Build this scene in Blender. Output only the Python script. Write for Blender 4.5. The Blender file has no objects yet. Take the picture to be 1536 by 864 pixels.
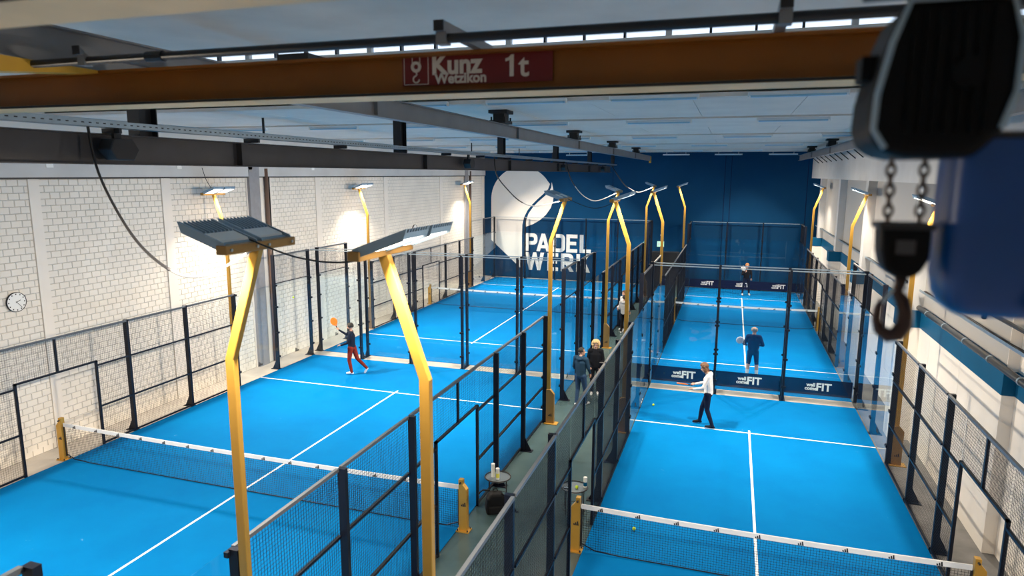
import bpy, bmesh, math, random
from mathutils import Vector, Matrix
random.seed(7)
S = bpy.context.scene
COL = S.collection
PI = math.pi

# ------------------------------------------------------------------ camera, world, exposure
CAM = Vector((-0.7454, -11.1384, 6.7668))
YAW, PITCH, ROLL, FPX = 0.31409, 0.16810, 0.00417, 1011.995
_r = Vector((math.cos(YAW), math.sin(YAW), 0))
_f = Vector((-math.sin(YAW)*math.cos(PITCH), math.cos(YAW)*math.cos(PITCH), -math.sin(PITCH)))
_u = _r.cross(_f)
CR = _r*math.cos(ROLL) + _u*math.sin(ROLL)
CU = _u*math.cos(ROLL) - _r*math.sin(ROLL)
cam_d = bpy.data.cameras.new('camera')
cam = bpy.data.objects.new('camera', cam_d)
COL.objects.link(cam)
m = Matrix((CR, CU, -_f)).transposed().to_4x4()
m.translation = CAM
cam.matrix_world = m
cam_d.sensor_width = 36
cam_d.lens = FPX/1536*36
cam_d.clip_start = 0.05
cam_d.clip_end = 200
cam_d.dof.use_dof = True
cam_d.dof.focus_distance = 18
cam_d.dof.aperture_fstop = 1.7
S.camera = cam
W = bpy.data.worlds.new('world')
S.world = W
W.use_nodes = True
W.node_tree.nodes['Background'].inputs[0].default_value = (0.74, 0.87, 1.0, 1)
W.node_tree.nodes['Background'].inputs[1].default_value = 1.3
S.view_settings.view_transform = 'Standard'
S.view_settings.look = 'None'
S.view_settings.gamma = 1
S.view_settings.use_curve_mapping = False
S.view_settings.exposure = 0.30
S.cycles.use_denoising = True
S.cycles.transparent_max_bounces = 32
S.cycles.max_bounces = 8
S.cycles.sample_clamp_indirect = 6
LAMP_W = 335.0         # watts of each floodlight head
LAMP_SPREAD = math.radians(138)
LAMP_C = (1.0, 0.86, 0.68)

def ray(x, y): return _f + CR*((x-768)/FPX) - CU*((y-432)/FPX)
def on_z(x, y, z=0.0): d = ray(x, y); return CAM + d*((z-CAM.z)/d.z)
def on_x(x, y, X): d = ray(x, y); return CAM + d*((X-CAM.x)/d.x)
def on_y(x, y, Y): d = ray(x, y); return CAM + d*((Y-CAM.y)/d.y)

# ------------------------------------------------------------------ materials
def mat(name, col, rough=0.6, metal=0.0, noise=0.0, nscale=6.0, bump=0.0, bscale=60.0, spec=0.5, col2=None, ndetail=4.0, coat=0.0):
    M = bpy.data.materials.new(name); M.use_nodes = True
    nt = M.node_tree; b = nt.nodes['Principled BSDF']
    b.inputs['Base Color'].default_value = (*col, 1)
    b.inputs['Roughness'].default_value = rough
    b.inputs['Metallic'].default_value = metal
    b.inputs['Specular IOR Level'].default_value = spec
    b.inputs['Coat Weight'].default_value = coat
    tc = nt.nodes.new('ShaderNodeTexCoord')
    if noise > 0 or col2:
        n = nt.nodes.new('ShaderNodeTexNoise'); n.inputs['Scale'].default_value = nscale; n.inputs['Detail'].default_value = ndetail
        nt.links.new(tc.outputs['Object'], n.inputs['Vector'])
        r = nt.nodes.new('ShaderNodeValToRGB')
        c2 = col2 or tuple(max(0, c*(1-noise)) for c in col)
        c1 = col if col2 else tuple(min(1, c*(1+noise*0.6)) for c in col)
        r.color_ramp.elements[0].position = 0.32; r.color_ramp.elements[1].position = 0.68
        r.color_ramp.elements[0].color = (*c2, 1); r.color_ramp.elements[1].color = (*c1, 1)
        nt.links.new(n.outputs['Fac'], r.inputs['Fac']); nt.links.new(r.outputs['Color'], b.inputs['Base Color'])
    if bump > 0:
        n2 = nt.nodes.new('ShaderNodeTexNoise'); n2.inputs['Scale'].default_value = bscale; n2.inputs['Detail'].default_value = 3
        nt.links.new(tc.outputs['Object'], n2.inputs['Vector'])
        bp = nt.nodes.new('ShaderNodeBump'); bp.inputs['Strength'].default_value = bump; bp.inputs['Distance'].default_value = 0.01
        nt.links.new(n2.outputs['Fac'], bp.inputs['Height']); nt.links.new(bp.outputs['Normal'], b.inputs['Normal'])
    return M

def emis(name, col, strength):
    M = bpy.data.materials.new(name); M.use_nodes = True
    nt = M.node_tree; nt.nodes.clear()
    e = nt.nodes.new('ShaderNodeEmission'); e.inputs[0].default_value = (*col, 1); e.inputs[1].default_value = strength
    o = nt.nodes.new('ShaderNodeOutputMaterial'); nt.links.new(e.outputs[0], o.inputs[0])
    return M

def glass(name, tint, ior=1.45, rough=0.02):
    M = bpy.data.materials.new(name); M.use_nodes = True
    nt = M.node_tree; nt.nodes.clear()
    t = nt.nodes.new('ShaderNodeBsdfTransparent'); t.inputs[0].default_value = (*tint, 1)
    g = nt.nodes.new('ShaderNodeBsdfGlossy'); g.inputs['Roughness'].default_value = rough; g.inputs[0].default_value = (0.9, 0.95, 1, 1)
    lw = nt.nodes.new('ShaderNodeLayerWeight'); lw.inputs[0].default_value = 0.5
    pw = nt.nodes.new('ShaderNodeMath'); pw.operation = 'POWER'; pw.inputs[1].default_value = 4.5; nt.links.new(lw.outputs['Facing'], pw.inputs[0])
    f = nt.nodes.new('ShaderNodeMath'); f.operation = 'MULTIPLY_ADD'; f.inputs[1].default_value = 0.55; f.inputs[2].default_value = 0.02; nt.links.new(pw.outputs[0], f.inputs[0])
    mx = nt.nodes.new('ShaderNodeMixShader'); o = nt.nodes.new('ShaderNodeOutputMaterial')
    nt.links.new(f.outputs[0], mx.inputs[0]); nt.links.new(t.outputs[0], mx.inputs[1]); nt.links.new(g.outputs[0], mx.inputs[2])
    nt.links.new(mx.outputs[0], o.inputs[0])
    return M

def turf_mat():
    M = mat('turf', (0.0, 0.30, 0.72), rough=0.85, bump=0.25, bscale=220, spec=0.04)
    nt = M.node_tree; b = nt.nodes['Principled BSDF']; tc = nt.nodes.new('ShaderNodeTexCoord')
    n = nt.nodes.new('ShaderNodeTexNoise'); n.inputs['Scale'].default_value = 0.55; n.inputs['Detail'].default_value = 6; n.inputs['Roughness'].default_value = 0.6
    r = nt.nodes.new('ShaderNodeValToRGB')
    r.color_ramp.elements[0].position = 0.25; r.color_ramp.elements[1].position = 0.75
    r.color_ramp.elements[0].color = (0.0, 0.142, 0.41, 1); r.color_ramp.elements[1].color = (0.0, 0.182, 0.48, 1)
    nt.links.new(tc.outputs['Object'], n.inputs['Vector']); nt.links.new(n.outputs['Fac'], r.inputs['Fac'])
    # small pale patches of sand drifted into the pile
    n2 = nt.nodes.new('ShaderNodeTexNoise'); n2.inputs['Scale'].default_value = 2.2; n2.inputs['Detail'].default_value = 8; n2.inputs['Roughness'].default_value = 0.75
    nt.links.new(tc.outputs['Object'], n2.inputs['Vector'])
    r2 = nt.nodes.new('ShaderNodeValToRGB')
    r2.color_ramp.elements[0].position = 0.66; r2.color_ramp.elements[1].position = 0.80
    mx = nt.nodes.new('ShaderNodeMix'); mx.data_type = 'RGBA'
    nt.links.new(n2.outputs['Fac'], r2.inputs['Fac']); nt.links.new(r2.outputs['Color'], mx.inputs['Factor'])
    nt.links.new(r.outputs['Color'], mx.inputs['A']); mx.inputs['B'].default_value = (0.25, 0.50, 0.70, 1)
    nt.links.new(mx.outputs['Result'], b.inputs['Base Color'])
    return M

def floor_mat():
    # pale concrete, with the dark green-grey epoxy coating of the walkway between the courts
    M = mat('hall_floor', (0.45, 0.42, 0.38), rough=0.6)
    nt = M.node_tree; b = nt.nodes['Principled BSDF']; tc = nt.nodes.new('ShaderNodeTexCoord')
    sx = nt.nodes.new('ShaderNodeSeparateXYZ'); nt.links.new(tc.outputs['Object'], sx.inputs[0])
    a1 = nt.nodes.new('ShaderNodeMath'); a1.operation = 'GREATER_THAN'; a1.inputs[1].default_value = -5.46; nt.links.new(sx.outputs['X'], a1.inputs[0])
    a2 = nt.nodes.new('ShaderNodeMath'); a2.operation = 'LESS_THAN'; a2.inputs[1].default_value = -2.99; nt.links.new(sx.outputs['X'], a2.inputs[0])
    a3 = nt.nodes.new('ShaderNodeMath'); a3.operation = 'MULTIPLY'; nt.links.new(a1.outputs[0], a3.inputs[0]); nt.links.new(a2.outputs[0], a3.inputs[1])
    n = nt.nodes.new('ShaderNodeTexNoise'); n.inputs['Scale'].default_value = 1.6; n.inputs['Detail'].default_value = 8; nt.links.new(tc.outputs['Object'], n.inputs['Vector'])
    def ramp(c1, c2):
        r = nt.nodes.new('ShaderNodeValToRGB'); r.color_ramp.elements[0].position = 0.3; r.color_ramp.elements[1].position = 0.7
        r.color_ramp.elements[0].color = (*c1, 1); r.color_ramp.elements[1].color = (*c2, 1); nt.links.new(n.outputs['Fac'], r.inputs['Fac']); return r
    rc = ramp((0.36, 0.33, 0.30), (0.50, 0.46, 0.41)); re_ = ramp((0.040, 0.072, 0.080), (0.058, 0.095, 0.10))
    mx = nt.nodes.new('ShaderNodeMix'); mx.data_type = 'RGBA'
    nt.links.new(a3.outputs[0], mx.inputs['Factor']); nt.links.new(rc.outputs['Color'], mx.inputs['A']); nt.links.new(re_.outputs['Color'], mx.inputs['B'])
    rg = ramp((0.11, 0.108, 0.105), (0.20, 0.195, 0.19))
    a4 = nt.nodes.new('ShaderNodeMath'); a4.operation = 'GREATER_THAN'; a4.inputs[1].default_value = 2.99; nt.links.new(sx.outputs['X'], a4.inputs[0])
    mx2 = nt.nodes.new('ShaderNodeMix'); mx2.data_type = 'RGBA'
    nt.links.new(a4.outputs[0], mx2.inputs['Factor']); nt.links.new(mx.outputs['Result'], mx2.inputs['A']); nt.links.new(rg.outputs['Color'], mx2.inputs['B'])
    nt.links.new(mx2.outputs['Result'], b.inputs['Base Color'])
    mr = nt.nodes.new('ShaderNodeMapRange'); mr.inputs['To Min'].default_value = 0.65; mr.inputs['To Max'].default_value = 0.2
    nt.links.new(a3.outputs[0], mr.inputs['Value']); nt.links.new(mr.outputs['Result'], b.inputs['Roughness'])
    return M

MT = {}
MT['turf'] = turf_mat()
MT['floor'] = floor_mat()
MT['line'] = mat('white_line', (0.85, 0.88, 0.9), 0.8, noise=0.06, nscale=3)
MT['brick'] = mat('white_block', (0.80, 0.75, 0.68), 0.75, noise=0.07, nscale=1.3, bump=0.15, bscale=90)
MT['mortar'] = mat('grey_mortar', (0.50, 0.48, 0.46), 0.9, noise=0.1)
MT['plaster'] = mat('white_plaster', (0.80, 0.745, 0.68), 0.7, noise=0.05, nscale=0.8, bump=0.05)
MT['seam'] = mat('grey_joint', (0.40, 0.39, 0.38), 0.9)
MT['ringbeam'] = mat('grey_beam_paint', (0.55, 0.55, 0.55), 0.6, noise=0.08, nscale=1.0)
MT['navywall'] = mat('navy_wall_paint', (0.001, 0.045, 0.125), 0.65, noise=0.12, nscale=0.5, spec=0.12)
MT['logo'] = mat('white_wall_paint', (0.86, 0.82, 0.77), 0.6, noise=0.03, nscale=0.7)
MT['bluepaint'] = mat('blue_band_paint', (0.002, 0.085, 0.19), 0.55, noise=0.08, nscale=1, spec=0.15)
MT['ceiling'] = mat('ceiling_panel', (0.74, 0.67, 0.60), 0.8, noise=0.06, nscale=1.2)
MT['concrete'] = mat('ceiling_concrete', (0.70, 0.63, 0.56), 0.8, noise=0.10, nscale=1.4, bump=0.08)
MT['steel'] = mat('grey_steel', (0.060, 0.060, 0.068), 0.42, metal=0.35, noise=0.12, nscale=2)
MT['beam_light'] = mat('light_grey_steel', (0.22, 0.225, 0.24), 0.42, metal=0.35, noise=0.1, nscale=2)
MT['darksteel'] = mat('dark_steel', (0.018, 0.021, 0.028), 0.45, metal=0.3)
MT['galv'] = mat('galvanised', (0.42, 0.52, 0.60), 0.35, metal=0.8, noise=0.1, nscale=8)
MT['black'] = mat('black_frame', (0.004, 0.006, 0.014), 0.42, spec=0.28)
MT['wire'] = mat('black_wire', (0.005, 0.007, 0.014), 0.5, spec=0.25)
MT['gold'] = mat('gold_paint', (0.52, 0.29, 0.05), 0.36, metal=0.45, noise=0.05, nscale=5)
MT['golddark'] = mat('bronze_paint', (0.36, 0.20, 0.055), 0.4, metal=0.3)
MT['orange'] = mat('crane_orange', (0.27, 0.088, 0.002), 0.5, noise=0.18, nscale=1.5)
MT['yellow'] = mat('crane_yellow', (0.62, 0.34, 0.03), 0.45, noise=0.1, nscale=2)
MT['cream'] = mat('crane_flange_lit', (0.78, 0.52, 0.24), 0.45, noise=0.12, nscale=3)  # pale underside, bounce light from the courts put into the flange colour
MT['signred'] = mat('sign_red', (0.16, 0.006, 0.008), 0.45)
MT['signwhite'] = mat('sign_white', (0.72, 0.70, 0.66), 0.5)
MT['lamp_grey'] = mat('lamp_housing', (0.28, 0.40, 0.52), 0.5, noise=0.05)
MT['lamp_light'] = mat('lamp_driver_box', (0.80, 0.82, 0.82), 0.45)
MT['led'] = emis('led_face', LAMP_C, 9.0)
MT['net_tape'] = mat('net_tape', (0.82, 0.82, 0.82), 0.7, noise=0.04, nscale=4)
MT['print'] = mat('black_print', (0.012, 0.012, 0.015), 0.6)
MT['bannernavy'] = mat('banner_navy', (0.002, 0.008, 0.045), 0.6, spec=0.15)
MT['white'] = mat('plain_white', (0.82, 0.82, 0.80), 0.5)
MT['glass'] = glass('court_glass', (0.965, 0.985, 0.99))
MT['winglass'] = glass('window_glass', (0.95, 0.97, 1.0))
MT['hoist'] = mat('hoist_black', (0.0012, 0.0014, 0.003), 0.5, spec=0.15)
MT['bagblue'] = mat('chain_bag_blue', (0.002, 0.06, 0.27), 0.38, noise=0.15, nscale=4)
MT['chain'] = mat('chain_steel', (0.10, 0.07, 0.055), 0.4, metal=0.8)
MT['hook'] = mat('hook_steel', (0.05, 0.026, 0.022), 0.45, metal=0.4, noise=0.3, nscale=20)
MT['ball'] = mat('ball_felt', (0.55, 0.72, 0.04), 0.9)
MT['cable'] = mat('black_cable', (0.012, 0.012, 0.014), 0.5)
MT['cablew'] = mat('white_cable', (0.28, 0.29, 0.30), 0.5)
MT['pipe'] = mat('grey_pipe', (0.035, 0.040, 0.050), 0.4, metal=0.3)
MT['tube'] = mat('strip_light_diffuser', (0.30, 0.55, 0.72), 0.3)  # blue reflection painted into the colour of the unlit diffuser
MT['striphouse'] = mat('strip_light_housing', (0.72, 0.75, 0.77), 0.4)
MT['exit'] = emis('exit_sign_green', (0.35, 0.9, 0.55), 1.4)
MT['skin'] = mat('skin', (0.55, 0.30, 0.21), 0.55)
MT['can'] = mat('can_white', (0.75, 0.76, 0.70), 0.35)
MT['canyel'] = mat('can_yellow', (0.72, 0.70, 0.12), 0.4)
MT['green'] = mat('can_green', (0.02, 0.35, 0.16), 0.4)
MT['bag'] = mat('bag_black', (0.005, 0.0055, 0.007), 0.7, spec=0.2, noise=0.2, nscale=20)
MT['racket'] = mat('racket_orange', (0.90, 0.20, 0.02), 0.4)
MT['racketw'] = mat('racket_white', (0.72, 0.74, 0.78), 0.4)
MT['toprail'] = mat('lit_top_rail', (0.085, 0.095, 0.11), 0.36, spec=0.6)  # black rails made paler, lamp light on their tops put into the colour
MT['traytop'] = mat('tray_top_grey', (0.16, 0.20, 0.23), 0.35, metal=0.3)
MT['column'] = mat('grey_column', (0.27, 0.27, 0.29), 0.6, noise=0.08)
MT['brownpipe'] = mat('brown_pipe', (0.16, 0.10, 0.075), 0.5)
MT['blackdoor'] = mat('black_door', (0.008, 0.008, 0.010), 0.5)

# ------------------------------------------------------------------ mesh helpers
class MB:
    def __init__(s): s.v = []; s.f = []
    def add(s, vs, fs):
        o = len(s.v); s.v += [tuple(p) for p in vs]; s.f += [tuple(i+o for i in f) for f in fs]; return s
    def box(s, x0, x1, y0, y1, z0, z1):
        v = [(x0,y0,z0),(x1,y0,z0),(x1,y1,z0),(x0,y1,z0),(x0,y0,z1),(x1,y0,z1),(x1,y1,z1),(x0,y1,z1)]
        return s.add(v, [(3,2,1,0),(4,5,6,7),(0,1,5,4),(1,2,6,5),(2,3,7,6),(3,0,4,7)])
    def prism(s, poly, axis, a, b):
        # poly: 2D outline; extruded along axis from a to b. axis x: (y,z), y: (x,z), z: (x,y)
        n = len(poly)
        def P(p, t): return {'x': (t, p[0], p[1]), 'y': (p[0], t, p[1]), 'z': (p[0], p[1], t)}[axis]
        v = [P(p, a) for p in poly] + [P(p, b) for p in poly]
        f = [tuple(range(n))[::-1], tuple(range(n, 2*n))] + [(i, (i+1) % n, n+(i+1) % n, n+i) for i in range(n)]
        return s.add(v, f)
    def tube(s, pts, rad, n=8, caps=True):
        pts = [Vector(p) for p in pts]; k = len(pts)
        rads = rad if isinstance(rad, (list, tuple)) else [rad]*k
        o = len(s.v); prev = None
        for i, p in enumerate(pts):
            d = (pts[min(i+1, k-1)] - pts[max(i-1, 0)]).normalized()
            if prev is None:
                a = d.orthogonal().normalized()
            else:
                a = (prev - d*prev.dot(d)); a = a.normalized() if a.length > 1e-6 else d.orthogonal().normalized()
            prev = a; b = d.cross(a)
            for j in range(n):
                t = 2*PI*j/n + PI/n
                s.v.append(tuple(p + (a*math.cos(t) + b*math.sin(t))*rads[i]))
        for i in range(k-1):
            for j in range(n):
                s.f.append((o+i*n+j, o+i*n+(j+1) % n, o+(i+1)*n+(j+1) % n, o+(i+1)*n+j))
        if caps:
            s.f.append(tuple(o+j for j in range(n))[::-1]); s.f.append(tuple(o+(k-1)*n+j for j in range(n)))
        return s
    def torus(s, c, R, r, M=None, n=16, k=8, sx=1.0):
        o = len(s.v); M = M or Matrix.Identity(3); c = Vector(c)
        for i in range(n):
            t = 2*PI*i/n
            for j in range(k):
                q = 2*PI*j/k
                p = Vector(((R+r*math.cos(q))*math.cos(t)*sx, (R+r*math.cos(q))*math.sin(t), r*math.sin(q)))
                s.v.append(tuple(c + M @ p))
        for i in range(n):
            for j in range(k):
                s.f.append((o+i*k+j, o+((i+1) % n)*k+j, o+((i+1) % n)*k+(j+1) % k, o+i*k+(j+1) % k))
        return s
    def sphere(s, c, r, n=10, k=7, sc=(1, 1, 1), M=None):
        o = len(s.v); c = Vector(c); M = M or Matrix.Identity(3)
        def P(x, y, z): return tuple(c + M @ Vector((x*r*sc[0], y*r*sc[1], z*r*sc[2])))
        s.v.append(P(0, 0, -1))
        for i in range(1, k):
            a = -PI/2 + PI*i/k
            for j in range(n):
                t = 2*PI*j/n
                s.v.append(P(math.cos(a)*math.cos(t), math.cos(a)*math.sin(t), math.sin(a)))
        s.v.append(P(0, 0, 1)); top = len(s.v)-1
        for j in range(n): s.f.append((o, o+1+(j+1) % n, o+1+j))
        for i in range(k-2):
            for j in range(n):
                s.f.append((o+1+i*n+j, o+1+i*n+(j+1) % n, o+1+(i+1)*n+(j+1) % n, o+1+(i+1)*n+j))
        b = o+1+(k-2)*n
        for j in range(n): s.f.append((b+j, b+(j+1) % n, top))
        return s
    def lathe(s, prof, c=(0, 0, 0), n=24):
        o = len(s.v); k = len(prof)
        for r, z in prof:
            for j in range(n):
                t = 2*PI*j/n; s.v.append((c[0]+r*math.cos(t), c[1]+r*math.sin(t), c[2]+z))
        for i in range(k-1):
            for j in range(n):
                s.f.append((o+i*n+j, o+i*n+(j+1) % n, o+(i+1)*n+(j+1) % n, o+(i+1)*n+j))
        s.f.append(tuple(o+j for j in range(n))[::-1]); s.f.append(tuple(o+(k-1)*n+j for j in range(n)))
        return s
    def mesh(s, name, mt, smooth=False):
        me = bpy.data.meshes.new(name); me.from_pydata(s.v, [], s.f); me.materials.append(mt)
        if smooth: me.shade_smooth()
        me.update(); return me

def tag(o, label=None, cat=None, group=None, kind=None):
    if label: o['label'] = label
    if cat: o['category'] = cat
    if group: o['group'] = group
    if kind: o['kind'] = kind
    return o
def thing(name, label, cat, loc=(0, 0, 0), rz=0.0, group=None, kind=None):
    o = bpy.data.objects.new(name, None); COL.objects.link(o); o.empty_display_size = 0.1
    o.location = loc; o.rotation_euler = (0, 0, rz)
    return tag(o, label, cat, group, kind)
def inst(name, me, parent=None, loc=(0, 0, 0), rot=(0, 0, 0), kind=None):
    o = bpy.data.objects.new(name, me); COL.objects.link(o); o.location = loc; o.rotation_euler = rot
    if parent: o.parent = parent
    if kind: o['kind'] = kind
    return o
def part(name, mb, mt, parent, loc=(0, 0, 0), smooth=False, kind=None, world=False):
    o = inst(name, mb.mesh(name, mt, smooth), parent, loc, kind=kind)
    if world and parent: o.matrix_parent_inverse = Matrix.Translation(-Vector(parent.location))
    return o
def bevel(o, w=0.01, seg=2):
    md = o.modifiers.new('bevel', 'BEVEL'); md.width = w; md.segments = seg; md.limit_method = 'ANGLE'; return o
def copy_tree(o, parent=None):
    c = o.copy(); COL.objects.link(c)
    if parent: c.parent = parent
    for ch in list(o.children): copy_tree(ch, c)
    return c

def text_mesh(name, body, size, mt, bold=0.0, align='CENTER', extrude=0.002):
    cu = bpy.data.curves.new(name, 'FONT'); cu.body = body; cu.size = size; cu.offset = bold; cu.extrude = extrude
    cu.align_x = align; cu.align_y = 'CENTER'; cu.resolution_u = 4
    o = bpy.data.objects.new(name, cu); COL.objects.link(o)
    dg = bpy.context.evaluated_depsgraph_get()
    me = bpy.data.meshes.new_from_object(o.evaluated_get(dg))
    bpy.data.objects.remove(o); bpy.data.curves.remove(cu)
    me.materials.clear(); me.materials.append(mt); me.name = name
    return me

# ------------------------------------------------------------------ key dimensions (metres)
XL, WL = -10.446, 5.0         # wide courts: centre line and half width
XR, WR = 0.0, 3.0             # narrow courts
YF = 20.6                     # net of the two far courts
WALL_L, WALL_R, WALL_F = -16.4, 3.9, 31.0
CEIL = 8.06
Y_NEAR = -16.0

# ------------------------------------------------------------------ the setting
def struct(name, mb, mt, parent=None, kind='structure', **k):
    o = part(name, mb, mt, parent, **k)
    if not parent: o['kind'] = kind
    return o

struct('floor', MB().box(WALL_L-0.4, WALL_R+0.9, Y_NEAR, WALL_F+0.3, -0.2, 0.0), MT['floor'])

# left wall: block bays between flat pilasters
wl = struct('wall_left', MB().box(WALL_L-0.3, WALL_L-0.012, Y_NEAR, WALL_F, 0, CEIL), MT['mortar'])
pil = [(-7.4, -7.1), (-3.4, -3.1), (0.48, 0.74), (4.36, 4.69), (7.96, 9.28), (11.93, 12.26), (17.45, 17.8), (23.85, 24.2), (27.4, 28.7), (30.55, 31.0)]
for a, b in pil:
    if b-a > 1: continue
    part('pilaster', MB().box(WALL_L-0.02, WALL_L+0.03, a, b, 0, 6.6), MT['plaster'], wl)
for yc in (8.6, 28.0):
    part('column', MB().box(WALL_L-0.02, WALL_L+0.02, yc-0.66, yc+0.66, 0, 7.0), MT['plaster'], wl)
    part('column', MB().box(WALL_L-0.02, WALL_L+0.12, yc-0.60, yc-0.08, 0, 7.0), MT['column'], wl)
    part('drain_pipe', MB().tube([(WALL_L+0.09, yc+0.30, 0), (WALL_L+0.09, yc+0.30, 6.9)], 0.075, 10), MT['brownpipe'], wl, smooth=True)
    part('drain_pipe', MB().tube([(WALL_L+0.06, yc+0.48, 0), (WALL_L+0.06, yc+0.48, 6.9)], 0.03, 8), MT['cable'], wl, smooth=True)
part('ring_beam', MB().box(WALL_L-0.02, WALL_L+0.10, Y_NEAR, WALL_F, 6.63, 7.35), MT['ringbeam'], wl)
part('wall_top', MB().box(WALL_L-0.02, WALL_L+0.05, Y_NEAR, WALL_F, 7.35, CEIL), MT['plaster'], wl)
part('ring_beam_joint', MB().box(WALL_L-0.01, WALL_L+0.06, Y_NEAR, WALL_F, 6.59, 6.63), MT['darksteel'], wl)
for y in (0.9, 4.9, 8.0, 11.6):
    part('fixing_plate', MB().box(WALL_L+0.10, WALL_L+0.12, y, y+0.18, 6.86, 7.0), MT['white'], wl)
BL, BH, GAP = 0.258, 0.1575, 0.014
bm_mesh = {}
def brick_mesh(L):
    k = round(L, 3)
    if k not in bm_mesh:
        e = 0.006; h = BH-GAP
        me = MB(); v = [(0,0,0),(0,L,0),(0,L,h),(0,0,h),(0.016,e,e),(0.016,L-e,e),(0.016,L-e,h-e),(0.016,e,h-e)]
        me.add(v, [(4,5,6,7),(0,1,5,4),(1,2,6,5),(2,3,7,6),(3,0,4,7)])
        bm_mesh[k] = me.mesh('brick', MT['brick'])
    return bm_mesh[k]
rest = MB(); near = []
bays = [(-3.1, 0.48), (0.74, 4.36), (4.69, 7.94), (9.26, 11.93), (12.26, 17.45), (17.8, 23.85), (24.2, 27.34), (28.66, 30.55)]
for a, b in bays:
    z = 6.59; row = 0
    while z > 0.02:
        z -= BH; y = a - (BL/2 if row % 2 else 0)
        while y < b-0.02:
            y0 = max(y, a)+GAP/2; y1 = min(y+BL, b)-GAP/2
            if y1-y0 > 0.03: near.append((y0, y1-y0, max(z, 0)+GAP/2))
            y += BL
        row += 1
# the 300 blocks that show largest: in the visible bay beside the clock
vis = [t for t in near if t[0] > -0.9 and t[2] > 0.3]
vis.sort(key=lambda t: (t[0]-(-1.5))**2*1.0 + (t[2]-5.2)**2*0.25)
pick = set(vis[:300])
for t in near:
    if t in pick:
        inst('brick', brick_mesh(t[1]), wl, (WALL_L-0.012, t[0], t[2]))
    else:
        L = t[1]; h = BH-GAP; e = 0.006; x = WALL_L-0.012
        v = [(x,t[0],t[2]),(x,t[0]+L,t[2]),(x,t[0]+L,t[2]+h),(x,t[0],t[2]+h),(x+0.016,t[0]+e,t[2]+e),(x+0.016,t[0]+L-e,t[2]+e),(x+0.016,t[0]+L-e,t[2]+h-e),(x+0.016,t[0]+e,t[2]+h-e)]
        rest.add(v, [(4,5,6,7),(0,1,5,4),(1,2,6,5),(2,3,7,6),(3,0,4,7)])
part('brickwork', rest, MT['brick'], wl, kind='stuff')

# far wall: navy, with the painted pin emblem and lettering
wf = struct('wall_far', MB().box(WALL_L-0.3, WALL_R+0.9, WALL_F, WALL_F+0.3, 0, CEIL+0.1), MT['navywall'])
for x in (-7.9, -1.3, -0.95, 3.2):
    part('panel_joint', MB().box(x, x+0.03, WALL_F-0.008, WALL_F+0.01, 0, CEIL), MT['bannernavy'], wf)
def wallpoly(px): return [(on_y(x, y, WALL_F).x, on_y(x, y, WALL_F).z) for x, y in px]
def arc(cx, cz, r, a0, a1, n): return [(cx+r*math.cos(math.radians(a0+(a1-a0)*i/n)), cz+r*math.sin(math.radians(a0+(a1-a0)*i/n))) for i in range(n+1)]
pc = (-13.79, 5.10)
main = arc(pc[0], pc[1], 2.1, 180, 33, 30) + wallpoly([(825, 276), (822, 284), (815, 291), (806, 299), (798, 307), (791, 316), (786, 326), (783.5, 337), (783, 352), (783, 404)]) + [(-15.89, 2.42)]
leaf = wallpoly([(789, 340), (789.5, 330), (793, 320), (800, 310), (808, 302), (816, 295), (823, 289), (827, 281), (827.5, 273), (829.5, 282), (830.5, 292), (829.5, 302), (826, 312), (819, 322), (810, 330), (800, 336)])
part('pin_emblem', MB().prism(main, 'y', WALL_F-0.006, WALL_F+0.01), MT['logo'], wf)
part('pin_emblem', MB().prism(leaf, 'y', WALL_F-0.006, WALL_F+0.01), MT['logo'], wf)
t_ = 0.20
def rect(x0, x1, z0, z1): return [(x0, z0), (x1, z0), (x1, z1), (x0, z1)]
def bowl(x0, x1, z0, z1, t):
    # outlined D shape with rounded right corners, as quads
    def ring(x0, x1, z0, z1, r, n=5):
        p = [(x0, z0)]
        p += [(x1-r+r*math.cos(math.radians(-90+90*i/n)), z0+r+r*math.sin(math.radians(-90+90*i/n))) for i in range(n+1)]
        p += [(x1-r+r*math.cos(math.radians(90*i/n)), z1-r+r*math.sin(math.radians(90*i/n))) for i in range(n+1)]
        return p + [(x0, z1)]
    o = ring(x0, x1, z0, z1, 0.24); i_ = ring(x0, x1-t, z0+t, z1-t, 0.09)
    return [[o[k], o[k+1], i_[k+1], i_[k]] for k in range(len(o)-1)]
LET = {
 'P': [rect(0, t_, 0, 1)] + bowl(t_, 0.70, 0.36, 1, t_),
 'A': [[(0, 0), (0.21, 0), (0.50, 1), (0.30, 1)], [(0.80, 0), (0.59, 0), (0.30, 1), (0.50, 1)], rect(0.2, 0.6, 0.18, 0.36)],
 'D': [rect(0, t_, 0, 1)] + bowl(t_, 0.72, 0, 1, t_),
 'E': [rect(0, t_, 0, 1), rect(t_, 0.62, 0, t_), rect(t_, 0.56, 0.41, 0.60), rect(t_, 0.62, 1-t_, 1)],
 'L': [rect(0, t_, 0, 1), rect(t_, 0.62, 0, t_)],
 'W': [[(0, 1), (0.21, 1), (0.40, 0), (0.22, 0)], [(0.40, 0), (0.22, 0), (0.46, 1), (0.64, 1)], [(0.46, 1), (0.64, 1), (0.88, 0), (0.70, 0)], [(0.88, 0), (0.70, 0), (0.89, 1), (1.10, 1)]],
 'R': [rect(0, t_, 0, 1)] + bowl(t_, 0.70, 0.38, 1, t_) + [[(0.26, 0.40), (0.48, 0.40), (0.74, 0), (0.51, 0)]],
 'K': [rect(0, t_, 0, 1), [(t_, 0.36), (0.52, 1), (0.76, 1), (0.30, 0.36)], [(0.28, 0.62), (0.44, 0.70), (0.78, 0), (0.54, 0)]],
}
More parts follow.
